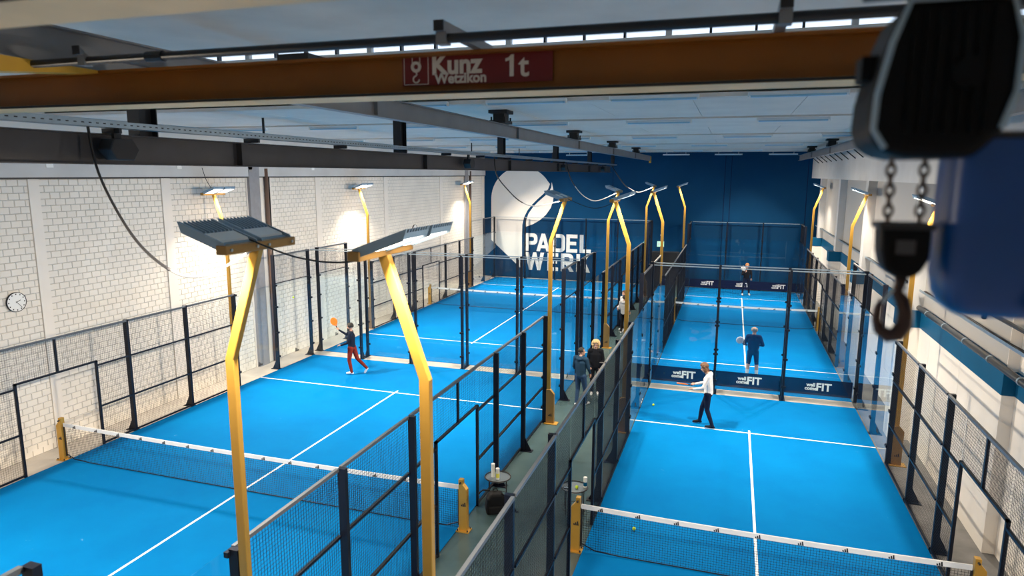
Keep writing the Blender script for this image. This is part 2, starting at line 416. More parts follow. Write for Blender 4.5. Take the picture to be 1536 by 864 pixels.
def word(wd, xs, z0, h, par):
    for ch, x in zip(wd, xs):
        mb = MB()
        for i_, q in enumerate(LET[ch]): mb.prism([(x+p[0]*h, z0+p[1]*h) for p in q], 'y', WALL_F-0.006-0.0006*i_, WALL_F+0.01)
        part('letter', mb, MT['logo'], par)
word('PADEL', [-13.52, -12.78, -11.70, -10.78, -9.90], 1.78, 1.16, wf)
word('WERK', [-13.52, -12.02, -11.12, -10.10], 0.54, 1.16, wf)

# right wall: white panels below a blue band, pilasters, upper wall
wr = struct('wall_right', MB().box(WALL_R+0.03, WALL_R+0.9, 2.28, WALL_F, 0, CEIL), MT['seam'])
part('wall_recess', MB().box(WALL_R+0.2, WALL_R+0.9, Y_NEAR, 2.28, 0, CEIL), MT['plaster'], wr)
part('end_panel', MB().box(WALL_R, WALL_R+0.21, 2.26, 2.283, 0, 2.98), MT['plaster'], wr)
part('end_panel', MB().box(WALL_R-0.01, WALL_R+0.21, 2.255, 2.283, 2.98, 3.42), MT['bluepaint'], wr)
part('end_panel', MB().box(WALL_R+0.03, WALL_R+0.21, 2.26, 2.283, 3.42, 6.58), MT['plaster'], wr)
part('blue_band', MB().box(WALL_R+0.19, WALL_R+0.25, Y_NEAR, 2.28, 2.98, 3.42), MT['bluepaint'], wr)
y = 2.28
while y < WALL_F-0.1:
    y1 = min(y+2.28, WALL_F)
    for z0, z1 in ((0, 0.98), (0.99, 1.98), (1.99, 2.975)):
        part('panel', MB().box(WALL_R, WALL_R+0.05, y+0.005, y1-0.005, z0, z1), MT['plaster'], wr)
    part('blue_band', MB().box(WALL_R-0.01, WALL_R+0.05, y+0.002, y1-0.002, 2.98, 3.42), MT['bluepaint'], wr)
    for z0, z1 in ((3.42, 5.0), (5.01, 6.6)):
        part('panel', MB().box(WALL_R+0.05, WALL_R+0.10, y+0.005, y1-0.005, z0, z1), MT['plaster'], wr)
    y = y1
for k in range(4):
    y = (7.8, 14.95, 21.5, 28.35)[k]
    part('pilaster', MB().box(3.42, WALL_R+0.06, y, y+0.55, 0, 2.98), MT['plaster'], wr)
    part('pilaster_band', MB().box(3.41, WALL_R+0.06, y-0.01, y+0.56, 2.98, 3.42), MT['bluepaint'], wr)
    part('pilaster', MB().box(3.66, WALL_R+0.11, y+0.02, y+0.53, 3.42, 6.6), MT['ringbeam'], wr)
part('ring_beam', MB().box(3.42, WALL_R+0.2, Y_NEAR, WALL_F, 6.58, CEIL), MT['ringbeam'], wr)

# ceiling: concrete strip, glazed roof step, then flat ceiling with panels and beams
ce = struct('ceiling', MB().box(WALL_L-0.3, WALL_R+0.9, 1.1, WALL_F+0.3, CEIL+0.07, CEIL+0.3), MT['seam'])
part('concrete_strip', MB().box(WALL_L-0.3, WALL_R+0.9, Y_NEAR, -4.91, CEIL, CEIL+0.3), MT['concrete'], ce)
part('roof_slope', MB().prism([(-4.91, CEIL+0.3), (1.5, 10.0), (1.5, 10.2), (-4.91, CEIL+0.5)], 'x', WALL_L-0.3, WALL_R+0.9), MT['ceiling'], ce)
part('roof_step_wall', MB().box(WALL_L-0.3, WALL_R+0.9, 1.1, 1.3, CEIL, 9.05), MT['concrete'], ce)
for k in range(5):
    y0 = 1.3+6.85*k; 
    x = WALL_L
    while x < WALL_R-0.05:
        part('panel', MB().box(x+0.006, min(x+1.86, WALL_R)-0.006, y0+0.02, min(y0+3.95, WALL_F-0.01), CEIL, CEIL+0.075), MT['ceiling'], ce)
        x += 1.86
    if y0+4 < WALL_F:
        part('beam', MB().box(WALL_L, WALL_R, y0+4.0, min(y0+6.83, WALL_F-0.01), CEIL-0.035, CEIL+0.075), MT['ceiling'], ce)
for x in (WALL_L-0.3, WALL_R+0.6):
    part('roof_gable', MB().prism([(-4.91, CEIL-0.02), (1.5, CEIL-0.02), (1.5, 10.1), (-4.91, CEIL+0.45)], 'x', x, x+0.3), MT['plaster'], ce)
# roof-step glazing
wn = thing('window_1', None, None, (0, 1.2, 9.05), kind='structure')
zw0, zw1 = 9.05, 10.0
part('window_frame', MB().box(WALL_L, WALL_R, 1.16, 1.24, zw0, zw0+0.05), MT['white'], wn, world=True)
x = WALL_L; k = 0
while x < WALL_R:
    w_ = 0.10 if k % 4 == 0 else 0.04
    part('mullion', MB().box(x, x+w_, 1.15, 1.25, zw0+0.05, zw1), MT['ringbeam'] if k % 4 == 0 else MT['darksteel'], wn, world=True)
    part('pane', MB().box(x+w_, x+0.72, 1.195, 1.205, zw0+0.05, zw1), MT['winglass'], wn, world=True)
    x += 0.72; k += 1
# wall behind the camera
struct('wall_near', MB().box(WALL_L-0.3, WALL_R+0.9, Y_NEAR-0.3, Y_NEAR, 0, CEIL+0.3), MT['plaster'])
# door at the far end of the walkway
dr = thing('door_1', None, None, (-4.6, WALL_F-0.03, 0), kind='structure')
part('leaf', MB().box(-0.80, -0.01, -0.02, 0.02, 0.01, 2.02), MT['blackdoor'], dr)
part('leaf', MB().box(0.01, 0.80, -0.02, 0.02, 0.01, 2.02), MT['blackdoor'], dr)
part('door_frame', MB().box(-0.88, 0.88, -0.03, 0.03, 2.03, 2.09).box(-0.88, -0.81, -0.03, 0.03, 0, 2.03).box(0.81, 0.88, -0.03, 0.03, 0, 2.03), MT['steel'], dr)
part('door_handle', MB().tube([(-0.1, -0.07, 1.0), (-0.1, -0.07, 1.2)], 0.012, 6), MT['galv'], dr)

# ------------------------------------------------------------------ courts
COURTS = [
 (XL, 0.0, WL, 'the wide court under the orange crane'),
 (XL, YF, WL, 'the wide court by the painted emblem wall'),
 (XR, 0.0, WR, 'the narrow court under the chain hoist'),
 (XR, YF, WR, 'the narrow court by the plain navy wall'),
]
for cx, cy, w, nm in COURTS:
    t = thing('court_turf', 'blue artificial turf with white lines of '+nm, 'turf', (cx, cy, 0))
    part('turf', MB().box(-w, w, -10, 10, 0.0, 0.012), MT['turf'], t)
    for s in (-1, 1):
        part('court_line', MB().box(-w, w, s*6.95-0.025, s*6.95+0.025, 0.010, 0.0145), MT['line'], t)
    part('court_line', MB().box(-0.025, 0.025, -7.15, 7.15, 0.0105, 0.015), MT['line'], t)

# logo of three slanted bars, in the xz plane, about 1 wide
def bars(mb, y, cx=0, cz=0, s=1.0, d=0.002):
    for k, h in enumerate((0.28, 0.46, 0.64)):
        x = cx + (k*0.30-0.45)*s
        mb.prism([(x, cz), (x+0.24*s, cz), (x+(0.24-0.12)*s+0.0*s, cz+h*s), (x-0.12*s+0.06*s, cz+h*s*0.88)], 'y', y-d, y+d)
    return mb
LOGO = bars(MB(), 0).mesh('printed_logo', MT['print'])

mesh_cache = {}
def wire_panel(w, h, cell=0.05, t=0.0028, mt=None):
    # welded wire panel in the yz plane, origin at lower corner
    key = (round(w, 3), round(h, 3), cell, t, mt.name if mt else '')
    if key in mesh_cache: return mesh_cache[key]
    mb = MB(); r = t/2
    n = int(round(w/cell)); m_ = int(round(h/cell))
    for i in range(1, n):
        y = w*i/n
        mb.add([(-r,y-r,0),(r,y-r,0),(r,y+r,0),(-r,y+r,0),(-r,y-r,h),(r,y-r,h),(r,y+r,h),(-r,y+r,h)], [(0,1,5,4),(1,2,6,5),(2,3,7,6),(3,0,4,7)])
    for j in range(1, m_):
        z = h*j/m_
        mb.add([(-r,0,z-r),(r,0,z-r),(r,0,z+r),(-r,0,z+r),(-r,w,z-r),(r,w,z-r),(r,w,z+r),(-r,w,z+r)], [(0,1,5,4),(1,2,6,5),(2,3,7,6),(3,0,4,7)])
    me = mb.mesh('wire_mesh', mt or MT['wire']); mesh_cache[key] = me
    return me
def cached(key, fn):
    if key not in mesh_cache: mesh_cache[key] = fn()
    return mesh_cache[key]
def post_mesh(h, clips, foot=True):
    def mk():
        # +x points away from the court; foot with a triangular gusset
        mb = MB().box(0.0, 0.11, -0.035, 0.035, 0, h)
        if foot: mb.prism([(0.11, 0.02), (0.27, 0.02), (0.11, 0.34)], 'y', -0.012, 0.012).box(-0.02, 0.30, -0.08, 0.08, 0, 0.018)
        if clips:
            for z in (0.45, 1.3, 2.2, 2.95): mb.box(-0.03, 0.02, -0.07, 0.07, z-0.03, z+0.03)
        return mb.mesh('post', MT['black'])
    return cached(('post', h, clips, foot), mk)
def rail_mesh(L, sec=0.04, mt='black'):
    return cached(('rail', round(L, 3), sec, mt), lambda: MB().box(-sec/2, sec/2, 0, L, -sec/2, sec/2).mesh('rail', MT[mt]))
def glass_mesh(w, h):
    return cached(('glass', round(w, 3), h), lambda: MB().box(-0.006, 0.006, 0, w, 0, h).mesh('glass_panel', MT['glass']))

def fence_side(cx, cy, w, s, label, wt=0.0036):
    # local frame: +x away from the court, y along the court; s=+1 for the +X side
    t = thing('court_fence', label, 'fence', (cx+s*(w+0.03), cy, 0), 0 if s > 0 else PI, 'long side fences of the courts')
    for y in (-10, -8, -6, -4, -2, 2, 4, 6, 8, 10):
        inst('post', post_mesh(4.0 if abs(y) >= 8 else 3.0, abs(y) >= 6, abs(y) != 6), t, (0, y, 0))
    for y0 in range(-10, 10, 2):
        a = max(abs(y0), abs(y0+2))
        if a == 10:
            g = inst('glass_panel', glass_mesh(1.96, 2.95), t, (-0.012, y0+0.02, 0.05))
            inst('wire_mesh', wire_panel(1.93, 0.97, t=wt), t, (0, y0+0.035, 3.02), kind='stuff')
            inst('rail', rail_mesh(1.93, 0.045, 'toprail'), t, (0, y0+0.035, 3.98)); inst('rail', rail_mesh(1.93, 0.025), t, (0, y0+0.035, 3.02))
            inst('printed_logo', LOGO, g, (-0.012, 1.0, 0.35), (0, 0, PI/2)).scale = (0.22, 1, 0.22)
        elif a == 8:
            g = inst('glass_panel', glass_mesh(1.96, 2.95), t, (-0.012, y0+0.02, 0.05))
            inst('printed_logo', LOGO, g, (-0.012, 1.0, 0.35), (0, 0, PI/2)).scale = (0.22, 1, 0.22)
        elif a > 2:
            inst('wire_mesh', wire_panel(1.93, 2.95, t=wt), t, (0, y0+0.035, 0.05), kind='stuff')
            for z in (0.05, 1.0, 2.05): inst('rail', rail_mesh(1.93), t, (0, y0+0.035, z))
            inst('rail', rail_mesh(1.93, 0.045, 'toprail'), t, (0, y0+0.035, 2.98))
        else:
            yy = y0+0.035 if y0 < 0 else 1.0
            inst('wire_mesh', wire_panel(0.965, 2.95, t=wt), t, (0, yy, 0.05), kind='stuff')
            for z in (0.05, 1.0, 2.05): inst('rail', rail_mesh(0.965), t, (0, yy, z))
            yy = -1.0 if y0 < 0 else 0.0
            inst('wire_mesh', wire_panel(1.0, 0.8, t=wt), t, (0, yy, 2.18), kind='stuff')
            inst('rail', rail_mesh(1.965, 0.045, 'toprail'), t, (0, y0+(0.035 if y0 < 0 else 0), 2.98))
    part('door_frame', MB().box(-0.025, 0.025, -1.025, -0.975, 0, 2.18).box(-0.025, 0.025, 0.975, 1.025, 0, 2.18).box(-0.025, 0.025, -1.025, 1.025, 2.14, 2.18), MT['black'], t)
    part('short_post', MB().box(-0.02, 0.02, -0.025, 0.025, 2.18, 2.98), MT['black'], t)
    return t

def fence_end(cx, y, w, s, label):
    # local frame rotated so +x points away from the court (s=+1: +Y end)
    t = thing('glass_end_wall', label, 'glass wall', (cx, y+s*0.02, 0), s*PI/2, 'glass end walls of the courts')
    n = int(w)
    for k in range(n+1):
        q = -w+2*k
        if 0 < k < n: inst('post', post_mesh(4.0, True), t, (0, q, 0))
    for k in range(n):
        q = -w+2*k
        g = inst('glass_panel', glass_mesh(1.96, 2.95), t, (-0.012, q+0.02, 0.05))
        inst('wire_mesh', wire_panel(1.93, 0.97), t, (0, q+0.035, 3.02), kind='stuff')
        inst('rail', rail_mesh(1.93, 0.03, 'galv'), t, (0, q+0.035, 3.98))
    return t

side_lab = [
 (0, -1, 'black wire mesh fence with open doorway, beside the round clock on the block wall'),
 (0, 1, 'black wire mesh fence along the walkway, with the ball cans table beside it'),
 (1, -1, 'black fence with glass corners between the emblem court and the block wall'),
 (1, 1, 'black fence between the emblem court and the walkway with two white-topped people'),
 (2, -1, 'black wire mesh fence of the narrow court, beside the couple in the walkway'),
 (2, 1, 'black wire mesh fence of the narrow court, below the blue wall band under the hook'),
 (3, -1, 'black fence between the plain navy wall court and the walkway door'),
 (3, 1, 'black fence of the plain navy wall court along the white right wall'),
]
for ci, s, lab in side_lab:
    cx, cy, w, nm = COURTS[ci]
    fence_side(cx, cy, w, s, lab, 0.0026 if ci < 2 and s < 0 else 0.0034 if ci < 2 else 0.0042 if s < 0 else 0.0034)
ends = [(0, 1, 'clear glass end wall behind the bearded player in red trousers'), (1, -1, 'clear glass end wall of the emblem court, facing the red trousers player'), (1, 1, 'clear glass end wall right in front of the painted pin emblem'),
        (2, 1, 'clear glass end wall behind the player in a white shirt'), (3, -1, 'clear glass end wall with the navy banner, behind the bald player in navy'), (3, 1, 'clear glass end wall in front of the plain navy wall')]
for ci, s, lab in ends:
    cx, cy, w, nm = COURTS[ci]
    fence_end(cx, cy+s*10, w, s, lab)

# banners along the foot of the end glass
TW = text_mesh('txt_small', 'well', 0.15, MT['white'], bold=0.006, extrude=0.001)
TC = text_mesh('txt_small', 'come', 0.15, MT['white'], bold=0.006, extrude=0.001)
TF = text_mesh('txt_big', 'FIT', 0.33, MT['white'], bold=0.010, extrude=0.001)
def banner(y, label, dz=0.0):
    t = thing('banner', label, 'banner', (0, y, dz), 0, 'advertising banners')
    part('cloth', MB().box(-2.98, 2.98, -0.004, 0.004, 0.05, 0.55), MT['bannernavy'], t)
    for x in (-2.0, 0.0, 2.0):
        inst('lettering', TW, t, (x-0.17, -0.006, 0.365), (PI/2, 0, 0)); inst('lettering', TC, t, (x-0.17, -0.006, 0.25), (PI/2, 0, 0)); inst('lettering', TF, t, (x+0.19, -0.006, 0.305), (PI/2, 0, 0))
banner(10.607, 'navy banner with white fitness lettering between the two narrow courts', 0.06)
banner(30.592, 'navy banner with white fitness lettering against the plain navy wall')

# nets and net posts
def net_post(cx, y, s, label):
    t = thing('net_post', label, 'net post', (cx, y, 0), 0, 'gold net posts')
    pl = [(-0.085*s, 0), (0.085*s, 0), (0.085*s, 0.86), (0.0, 0.96), (0.0, 1.05), (-0.085*s, 1.05)]
    if s < 0: pl = pl[::-1]
    b = bevel(part('body', MB().prism(pl, 'y', -0.05, 0.05), MT['gold'], t), 0.006, 1)
    part('base_plate', MB().box(-0.13, 0.13, -0.10, 0.10, 0, 0.02), MT['gold'], t)
    for a in (-0.10, 0.10):
        for c in (-0.075, 0.075): part('bolt', MB().tube([(a, c, 0.02), (a, c, 0.05)], 0.014, 6), MT['print'], t)
    part('crank', MB().tube([(-0.04*s, -0.05, 0.99), (-0.04*s, -0.09, 0.99)], 0.018, 8), MT['print'], t)
    inst('printed_logo', LOGO, b, (0.02, -0.052, 0.52)).scale = (0.11, 1, 0.13)
    return t
def net(cx, y, w, label):
    t = thing('court_net', label, 'net', (cx, y, 0), 0, 'court nets')
    W_ = w+0.03
    N = 24
    def zt(x): return 0.88+0.04*(x/W_)**2
    mb = MB(); low = MB()
    for sgn in (0,):
        vs = []; fs = []
        for i in range(N+1):
            x = -W_+2*W_*i/N; z = zt(x)
            vs += [(x, -0.012, z-0.085), (x, -0.012, z), (x, 0.012, z), (x, 0.012, z-0.085)]
        for i in range(N):
            for j in range(4): fs.append((4*i+j, 4*(i+1)+j, 4*(i+1)+(j+1) % 4, 4*i+(j+1) % 4))
        fs.append((0, 1, 2, 3)); fs.append((4*N+3, 4*N+2, 4*N+1, 4*N))
        mb.add(vs, fs)
    tp = part('tape', mb, MT['net_tape'], t)
    x = -W_+0.35
    while x < W_-0.2:
        inst('printed_logo', LOGO, tp, (x, -0.014, zt(x)-0.08)).scale = (0.10, 1, 0.11); x += 0.66
    wm = MB(); r = 0.0018; c = 0.045
    nx = int(2*W_/c)
    for i in range(nx+1):
        x = -W_+2*W_*i/nx; z1 = zt(x)-0.08
        wm.add([(x-r,-r,0.03),(x+r,-r,0.03),(x+r,r,0.03),(x-r,r,0.03),(x-r,-r,z1),(x+r,-r,z1),(x+r,r,z1),(x-r,r,z1)], [(0,1,5,4),(1,2,6,5),(2,3,7,6),(3,0,4,7)])
    z = 0.06
    while z < 0.80:
        wm.add([(-W_,-r,z-r),(-W_,r,z-r),(-W_,r,z+r),(-W_,-r,z+r),(W_,-r,z-r),(W_,r,z-r),(W_,r,z+r),(W_,-r,z+r)], [(0,1,5,4),(1,2,6,5),(2,3,7,6),(3,0,4,7)])
        z += c
    part('netting', wm, MT['wire'], t, kind='stuff')
    part('foot_cord', MB().tube([(-W_, 0, 0.16), (-W_+0.25, 0, 0.055), (-W_+0.7, 0, 0.03), (0, 0, 0.026), (W_-0.7, 0, 0.03), (W_-0.25, 0, 0.055), (W_, 0, 0.16)], 0.011, 6), MT['wire'], t)
    for s in (-1, 1): part('side_band', MB().box(s*W_-0.02, s*W_+0.02, -0.006, 0.006, 0.10, 0.84), MT['print'], t)
net_lab = ['white-taped net across the wide court under the orange crane', 'white-taped net across the wide court by the emblem wall', 'white-taped net across the narrow court under the chain hoist', 'white-taped net across the narrow court by the plain navy wall']
post_lab = [('gold net post beside the clock wall fence', 'gold net post beside the black rucksack in the walkway'), ('gold net post of the emblem court by the block wall', 'gold net post of the emblem court in the walkway'),
            ('gold net post beside the round table with the yellow ball', 'gold net post of the hoist court by the right wall'), ('gold net post of the plain navy wall court in the walkway', 'gold net post of the plain navy wall court by the right wall')]
for (cx, cy, w, nm), nl, pl in zip(COURTS, net_lab, post_lab):
    net(cx, cy, w, nl)
    net_post(cx-w-0.13, cy, -1, pl[0]); net_post(cx+w+0.13, cy, 1, pl[1])

# ------------------------------------------------------------------ floodlight poles
def make_pole():
    # local: +x points away from the court that is lit; light heads reach back over -x
    t = thing('floodlight_pole', 'x', 'floodlight', (0, 0, 0), 0, 'gold floodlight poles beside the courts')
    sec = 0.055
    def leaning(p, q, a=0.05, b=0.035):
        d = Vector((q[0]-p[0], 0, q[1]-p[1])).normalized(); n = Vector((d.z, 0, -d.x))
        vs = []
        for c in (p, q):
            c = Vector((c[0], 0, c[1]))
            for sx, sy in ((-1, -1), (1, -1), (1, 1), (-1, 1)): vs.append(tuple(c + n*sx*a + Vector((0, sy*b, 0))))
        return vs
    lo = [(-0.05, -0.035, 0), (0.05, -0.035, 0), (0.05, 0.035, 0), (-0.05, 0.035, 0)]
    mid = [(x, y, 5.0) for x, y, z in lo]; top = [(x+0.37, y, 6.08) for x, y, z in lo]
    fs = [(3, 2, 1, 0)]
    for k in (0, 4):
        for j in range(4): fs.append((k+j, k+(j+1) % 4, k+4+(j+1) % 4, k+4+j))
    fs.append((8, 9, 10, 11))
    bevel(part('pole', MB().add(lo+mid+top, fs), MT['gold'], t), 0.006, 1)
    pl = [(-0.06, 0), (0.16, 0), (0.16, 0.85), (0.06, 0.97), (-0.06, 0.97)]
    b = bevel(part('foot_bracket', MB().prism(pl, 'y', -0.05, 0.05), MT['golddark'], t), 0.006, 1)
    inst('printed_logo', LOGO, b, (0.06, -0.052, 0.22)).scale = (0.12, 1, 0.13)
    part('base_plate', MB().box(-0.10, 0.26, -0.12, 0.12, 0, 0.02), MT['gold'], t)
    bevel(part('cross_arm', MB().box(0.33, 0.44, -0.48, 0.48, 6.07, 6.15), MT['golddark'], t), 0.006, 1)
    for y in (-0.42, -0.08, 0.08, 0.42): part('bolt', MB().tube([(0.44, y, 6.11), (0.452, y, 6.11)], 0.014, 8), MT['galv'], t)
    for yc in (-0.245, 0.245):
        # head tilted 24 degrees: local axis u from arm outward and upward
        th = math.radians(20); c, s_ = math.cos(th), math.sin(th)
        def T(u, y, h): return (0.40-u*c-h*s_*1.0, yc+y, 6.10+u*s_-h*c*-1.0)
        def hb(u0, u1, y0, y1, h0, h1):
            v = [T(u, y, h) for h in (h0, h1) for (u, y) in ((u0, y0), (u1, y0), (u1, y1), (u0, y1))]
            return v, [(0,1,2,3),(7,6,5,4),(4,5,1,0),(5,6,2,1),(6,7,3,2),(7,4,0,3)]
        hd = part('light_head', MB().add(*hb(0.03, 0.48, -0.205, 0.205, 0.0, 0.05)), MT['lamp_grey'], t)
        fins = MB()
        for k in range(9):
            y = -0.19+0.38*k/8
            fins.add(*hb(0.23, 0.475, y-0.007, y+0.007, 0.05, 0.085))
        part('cooling_fins', fins, MT['lamp_grey'], hd)
        for q0, q1 in ((-0.215, -0.20), (0.20, 0.215)): part('side_cheek', MB().add(*hb(-0.03, 0.48, q0, q1, -0.02, 0.085)), MT['lamp_grey'], hd)
        part('driver_box', MB().add(*hb(0.06, 0.22, -0.19, 0.19, 0.05, 0.072)), MT['lamp_light'], hd)
        v = [T(u, y, -0.004) for (u, y) in ((0.10, -0.19), (0.46, -0.19), (0.46, 0.19), (0.10, 0.19))]
        part('led_panel', MB().add(v, [(0, 1, 2, 3)]), MT['led'], hd)
        ld = bpy.data.lights.new('led_light', 'AREA'); ld.shape = 'RECTANGLE'; ld.size = 0.36; ld.size_y = 0.36
        ld.energy = LAMP_W; ld.color = LAMP_C; ld.spread = LAMP_SPREAD
        lo_ = bpy.data.objects.new('led_light', ld); COL.objects.link(lo_); lo_.parent = hd
        lo_.location = T(0.28, 0, -0.05); lo_.rotation_euler = (0, th+math.radians(18), 0)
    return t
proto = make_pole(); used = False
poles = []
for ci, tag_ in ((0, 'crane court'), (1, 'emblem court'), (2, 'hoist court'), (3, 'plain navy wall court')):
    cx, cy, w, nm = COURTS[ci]
    for s in (-1, 1):
        for yo in (-6, 6):
            t = proto if not used else copy_tree(proto); used = True
            t.location = (cx+s*(w+0.20), cy+yo, 0); t.rotation_euler = (0, 0, 0 if s > 0 else PI)
            where = {(0,-1):'by the block wall',(0,1):'on the walkway side',(1,-1):'by the block wall',(1,1):'on the walkway side',(2,-1):'on the walkway side',(2,1):'by the right wall',(3,-1):'on the walkway side',(3,1):'by the right wall'}[(ci, s)]
            if ci in (0, 2): part_ = 'before the net' if yo < 0 else 'past the net'
            else: part_ = 'before the net' if yo < 0 else 'past the net'
            t['label'] = 'gold floodlight pole of %s, %s, %s' % (tag_, where, part_)
            if ci >= 2:          # the narrow courts have the weaker lamps
                for hd in t.children:
                    for g in hd.children:
                        if g.type == 'LIGHT':
                            g.data = g.data.copy(); g.data.energy = LAMP_W*0.62
            poles.append(t)

# ------------------------------------------------------------------ crane, runway beams, trays
def ibeam_y(name, label, x, z0, z1, fw, ya, yb, mt, group):
    t = thing(name, label, 'beam', (x, ya, z0), 0, group)
    h = z1-z0
    part('web', MB().box(-0.006, 0.006, 0, yb-ya, 0.012, h-0.012), mt, t)
    part('flange', MB().box(-fw/2, fw/2, 0, yb-ya, 0, 0.014), mt, t); part('flange', MB().box(-fw/2, fw/2, 0, yb-ya, h-0.014, h), mt, t)
    for k in range(1, 7):
        y = k*(yb-ya)/7
        part('stiffener', MB().box(-fw/2+0.01, fw/2-0.01, y, y+0.01, 0.014, h-0.014), mt, t)
    return t
YB = 29.1
rgr = 'grey crane runway beams'
ibeam_y('runway_beam', 'long dark grey runway beam hung on posts below the perforated cable tray', -7.75, 6.85, 7.20, 0.22, Y_NEAR+0.5, YB, MT['steel'], rgr)
ibeam_y('runway_beam', 'light grey runway beam clamped straight to the ceiling, above the walkway', -5.45, 7.52, 7.79, 0.14, Y_NEAR+0.5, YB, MT['beam_light'], rgr)
ibeam_y('runway_beam', 'grey runway beam along the right wall struts', 2.55, 7.52, 7.79, 0.14, Y_NEAR+0.5, YB, MT['beam_light'], rgr)
part('end_stop', MB().box(-0.06, 0.06, YB-Y_NEAR-0.5-0.02, YB-Y_NEAR-0.5+0.06, -0.12, 0.24), MT['yellow'], bpy.data.objects['runway_beam.001'])
for k in range(6):
    y = -4.4+6.85*k
    t = tag(part('hanger_post', MB().box(-0.09, 0.09, -0.14, -0.125, 0, CEIL-7.2).box(-0.09, 0.09, 0.125, 0.14, 0, CEIL-7.2).box(-0.008, 0.008, -0.125, 0.125, 0, CEIL-7.2), MT['darksteel'], None, (-7.75, y, 7.2)),
            'dark steel hanger post holding up the dark grey runway beam', 'post', 'hanger posts of the runway beam')
for X_, nm in ((-5.45, 'over the walkway'), (2.55, 'beside the right wall')):
    for k in range(5):
        y = -4.3+6.85*k
        t = thing('beam_clamp', 'black bolted clamp holding the light grey runway beam %s to the ceiling' % nm, 'clamp', (X_, y, 7.79), 0, 'beam clamps '+nm)
        part('saddle', MB().box(-0.17, 0.17, -0.24, 0.24, 0, 0.06), MT['print'], t)
        part('block', MB().box(-0.12, 0.12, -0.15, 0.15, 0.06, 0.20), MT['print'], t)
        part('top_plate', MB().box(-0.20, 0.20, -0.22, 0.22, 0.20, CEIL-7.79-0.002 if y < 1 or (y-1.3) % 6.85 < 4 else CEIL-7.79-0.037), MT['print'], t)
        for a in (-0.14, 0.14):
            for b in (-0.20, 0.20): part('bolt', MB().tube([(a, b, 0.06), (a, b, 0.13)], 0.018, 6), MT['print'], t)
# perforated cable trays
def tray(label, x, z, ya, yb, w=0.16, mt=None):
    t = thing('cable_tray', label, 'cable tray', (x, ya, z), 0, 'galvanised cable trays')
    L = yb-ya
    part('tray_floor', MB().box(-w/2, w/2, 0, L, 0, 0.004), MT['galv'], t)
    for s in (-1, 1): part('tray_side', MB().box(s*w/2-0.003, s*w/2+0.003, 0, L, 0, 0.07), MT['galv'], t)
    holes = MB(); y = 0.1
    while y < min(L, 26): holes.box(w/2+0.003, w/2+0.0045, y, y+0.035, 0.03, 0.042); y += 0.09
    part('perforation', holes, MT['print'], t, kind='stuff')
    for k, (dx, r) in enumerate(((-0.04, 0.012), (0.0, 0.009), (0.035, 0.014))):
        part('tray_cable', MB().tube([(dx+0.01*math.sin(i*1.7+k), L*i/30, 0.016+r) for i in range(31)], r, 6), MT['cable'], t)
    return t
tray('galvanised perforated cable tray above the dark grey runway beam', -7.55, 7.26, Y_NEAR+0.5, YB+0.6, 0.20)
tray('galvanised cable tray on the runway beam at the right wall', 2.80, 7.80, Y_NEAR+0.5, YB)
tray('galvanised cable tray far left above the block wall court', -11.6, 7.62, Y_NEAR+0.5, YB-2)
for k in range(14):
    y = -5+k*2.4
    if y > YB: break
    tag(part('tray_bracket', MB().box(-0.12, 0.14, -0.02, 0.02, -0.06, -0.001), MT['darksteel'], None, (-7.6, y, 7.26)), 'small dark bracket under the perforated cable tray', 'bracket', 'tray brackets')
for k in range(6):
    y = -4.0+6.85*k
    tag(part('tray_hanger', MB().box(-0.02, 0.02, -0.02, 0.02, 0, CEIL-7.63), MT['darksteel'], None, (-11.6, y, 7.63)), 'thin rod hanging the far left cable tray', 'rod', 'tray hanger rods')
for k in range(13):
    y = 8.5+1.62*k
    tag(part('wall_strut', MB().tube([(3.42, y, 7.36), (2.90, y, 7.80)], 0.02, 6), MT['darksteel'], None), 'slanted dark strut from the right wall beam to the cable tray', 'strut', 'wall struts')
# dark lamp or speaker boxes on the runway beam
for (px, py, Yb) in ((160, 210, -4.98), (695, 242, 5.99), (840, 247, 16.68), (900, 253, 25.6)):
    t = thing('speaker_box', 'small black angular spot box on the dark grey runway beam', 'spotlight', (-7.55, Yb, 7.0), 0, 'black boxes on the runway beam')
    bevel(part('housing', MB().prism([(-0.14, 0.14), (-0.20, 0.02), (-0.10, -0.10), (0.12, -0.10), (0.20, 0.02), (0.12, 0.14)], 'x', -0.08, 0.12), MT['print'], t), 0.01, 1)
    part('bracket', MB().box(-0.02, 0.02, -0.05, 0.05, 0.12, 0.26), MT['darksteel'], t)

# two overhead crane girders
def girder(label, yc, fw, z0, h, x0, x1, group):
    t = thing('crane_girder', label, 'crane', (x0, yc, z0), 0, group)
    L = x1-x0
    part('lower_flange', MB().box(0, L, -fw/2, fw/2, 0, 0.02), MT['cream'], t)
    part('flange_edge', MB().box(0, L, -fw/2-0.002, -fw/2, 0.001, 0.019), MT['print'], t)
    part('web', MB().box(0, L, -0.008, 0.008, 0.02, h-0.02), MT['orange'], t)
    part('upper_flange', MB().box(0, L, -0.09, 0.09, h-0.02, h), MT['orange'], t)
    for k in range(1, 6): part('stiffener', MB().box(L*k/6, L*k/6+0.008, 0.008, 0.08, 0.02, h-0.02), MT['orange'], t)
    for s, x in ((0, -5.45-x0), (1, 2.55-x0)):
        part('end_carriage', MB().prism([(-0.95, h-0.12), (-0.10, h-0.025), (-0.10, h-0.002), (-0.95, h-0.002)], 'x', x-0.11, x+0.11), MT['yellow'], t)
        part('end_carriage', MB().prism([(0.95, h-0.12), (0.95, h-0.002), (0.10, h-0.002), (0.10, h-0.025)], 'x', x-0.11, x+0.11), MT['yellow'], t)
    return t
G1 = girder('orange overhead crane girder carrying the red load sign', -6.99, 0.29, 7.255, 0.265, -6.9, 2.9, 'crane girders')
YG2 = CAM.y+1.655
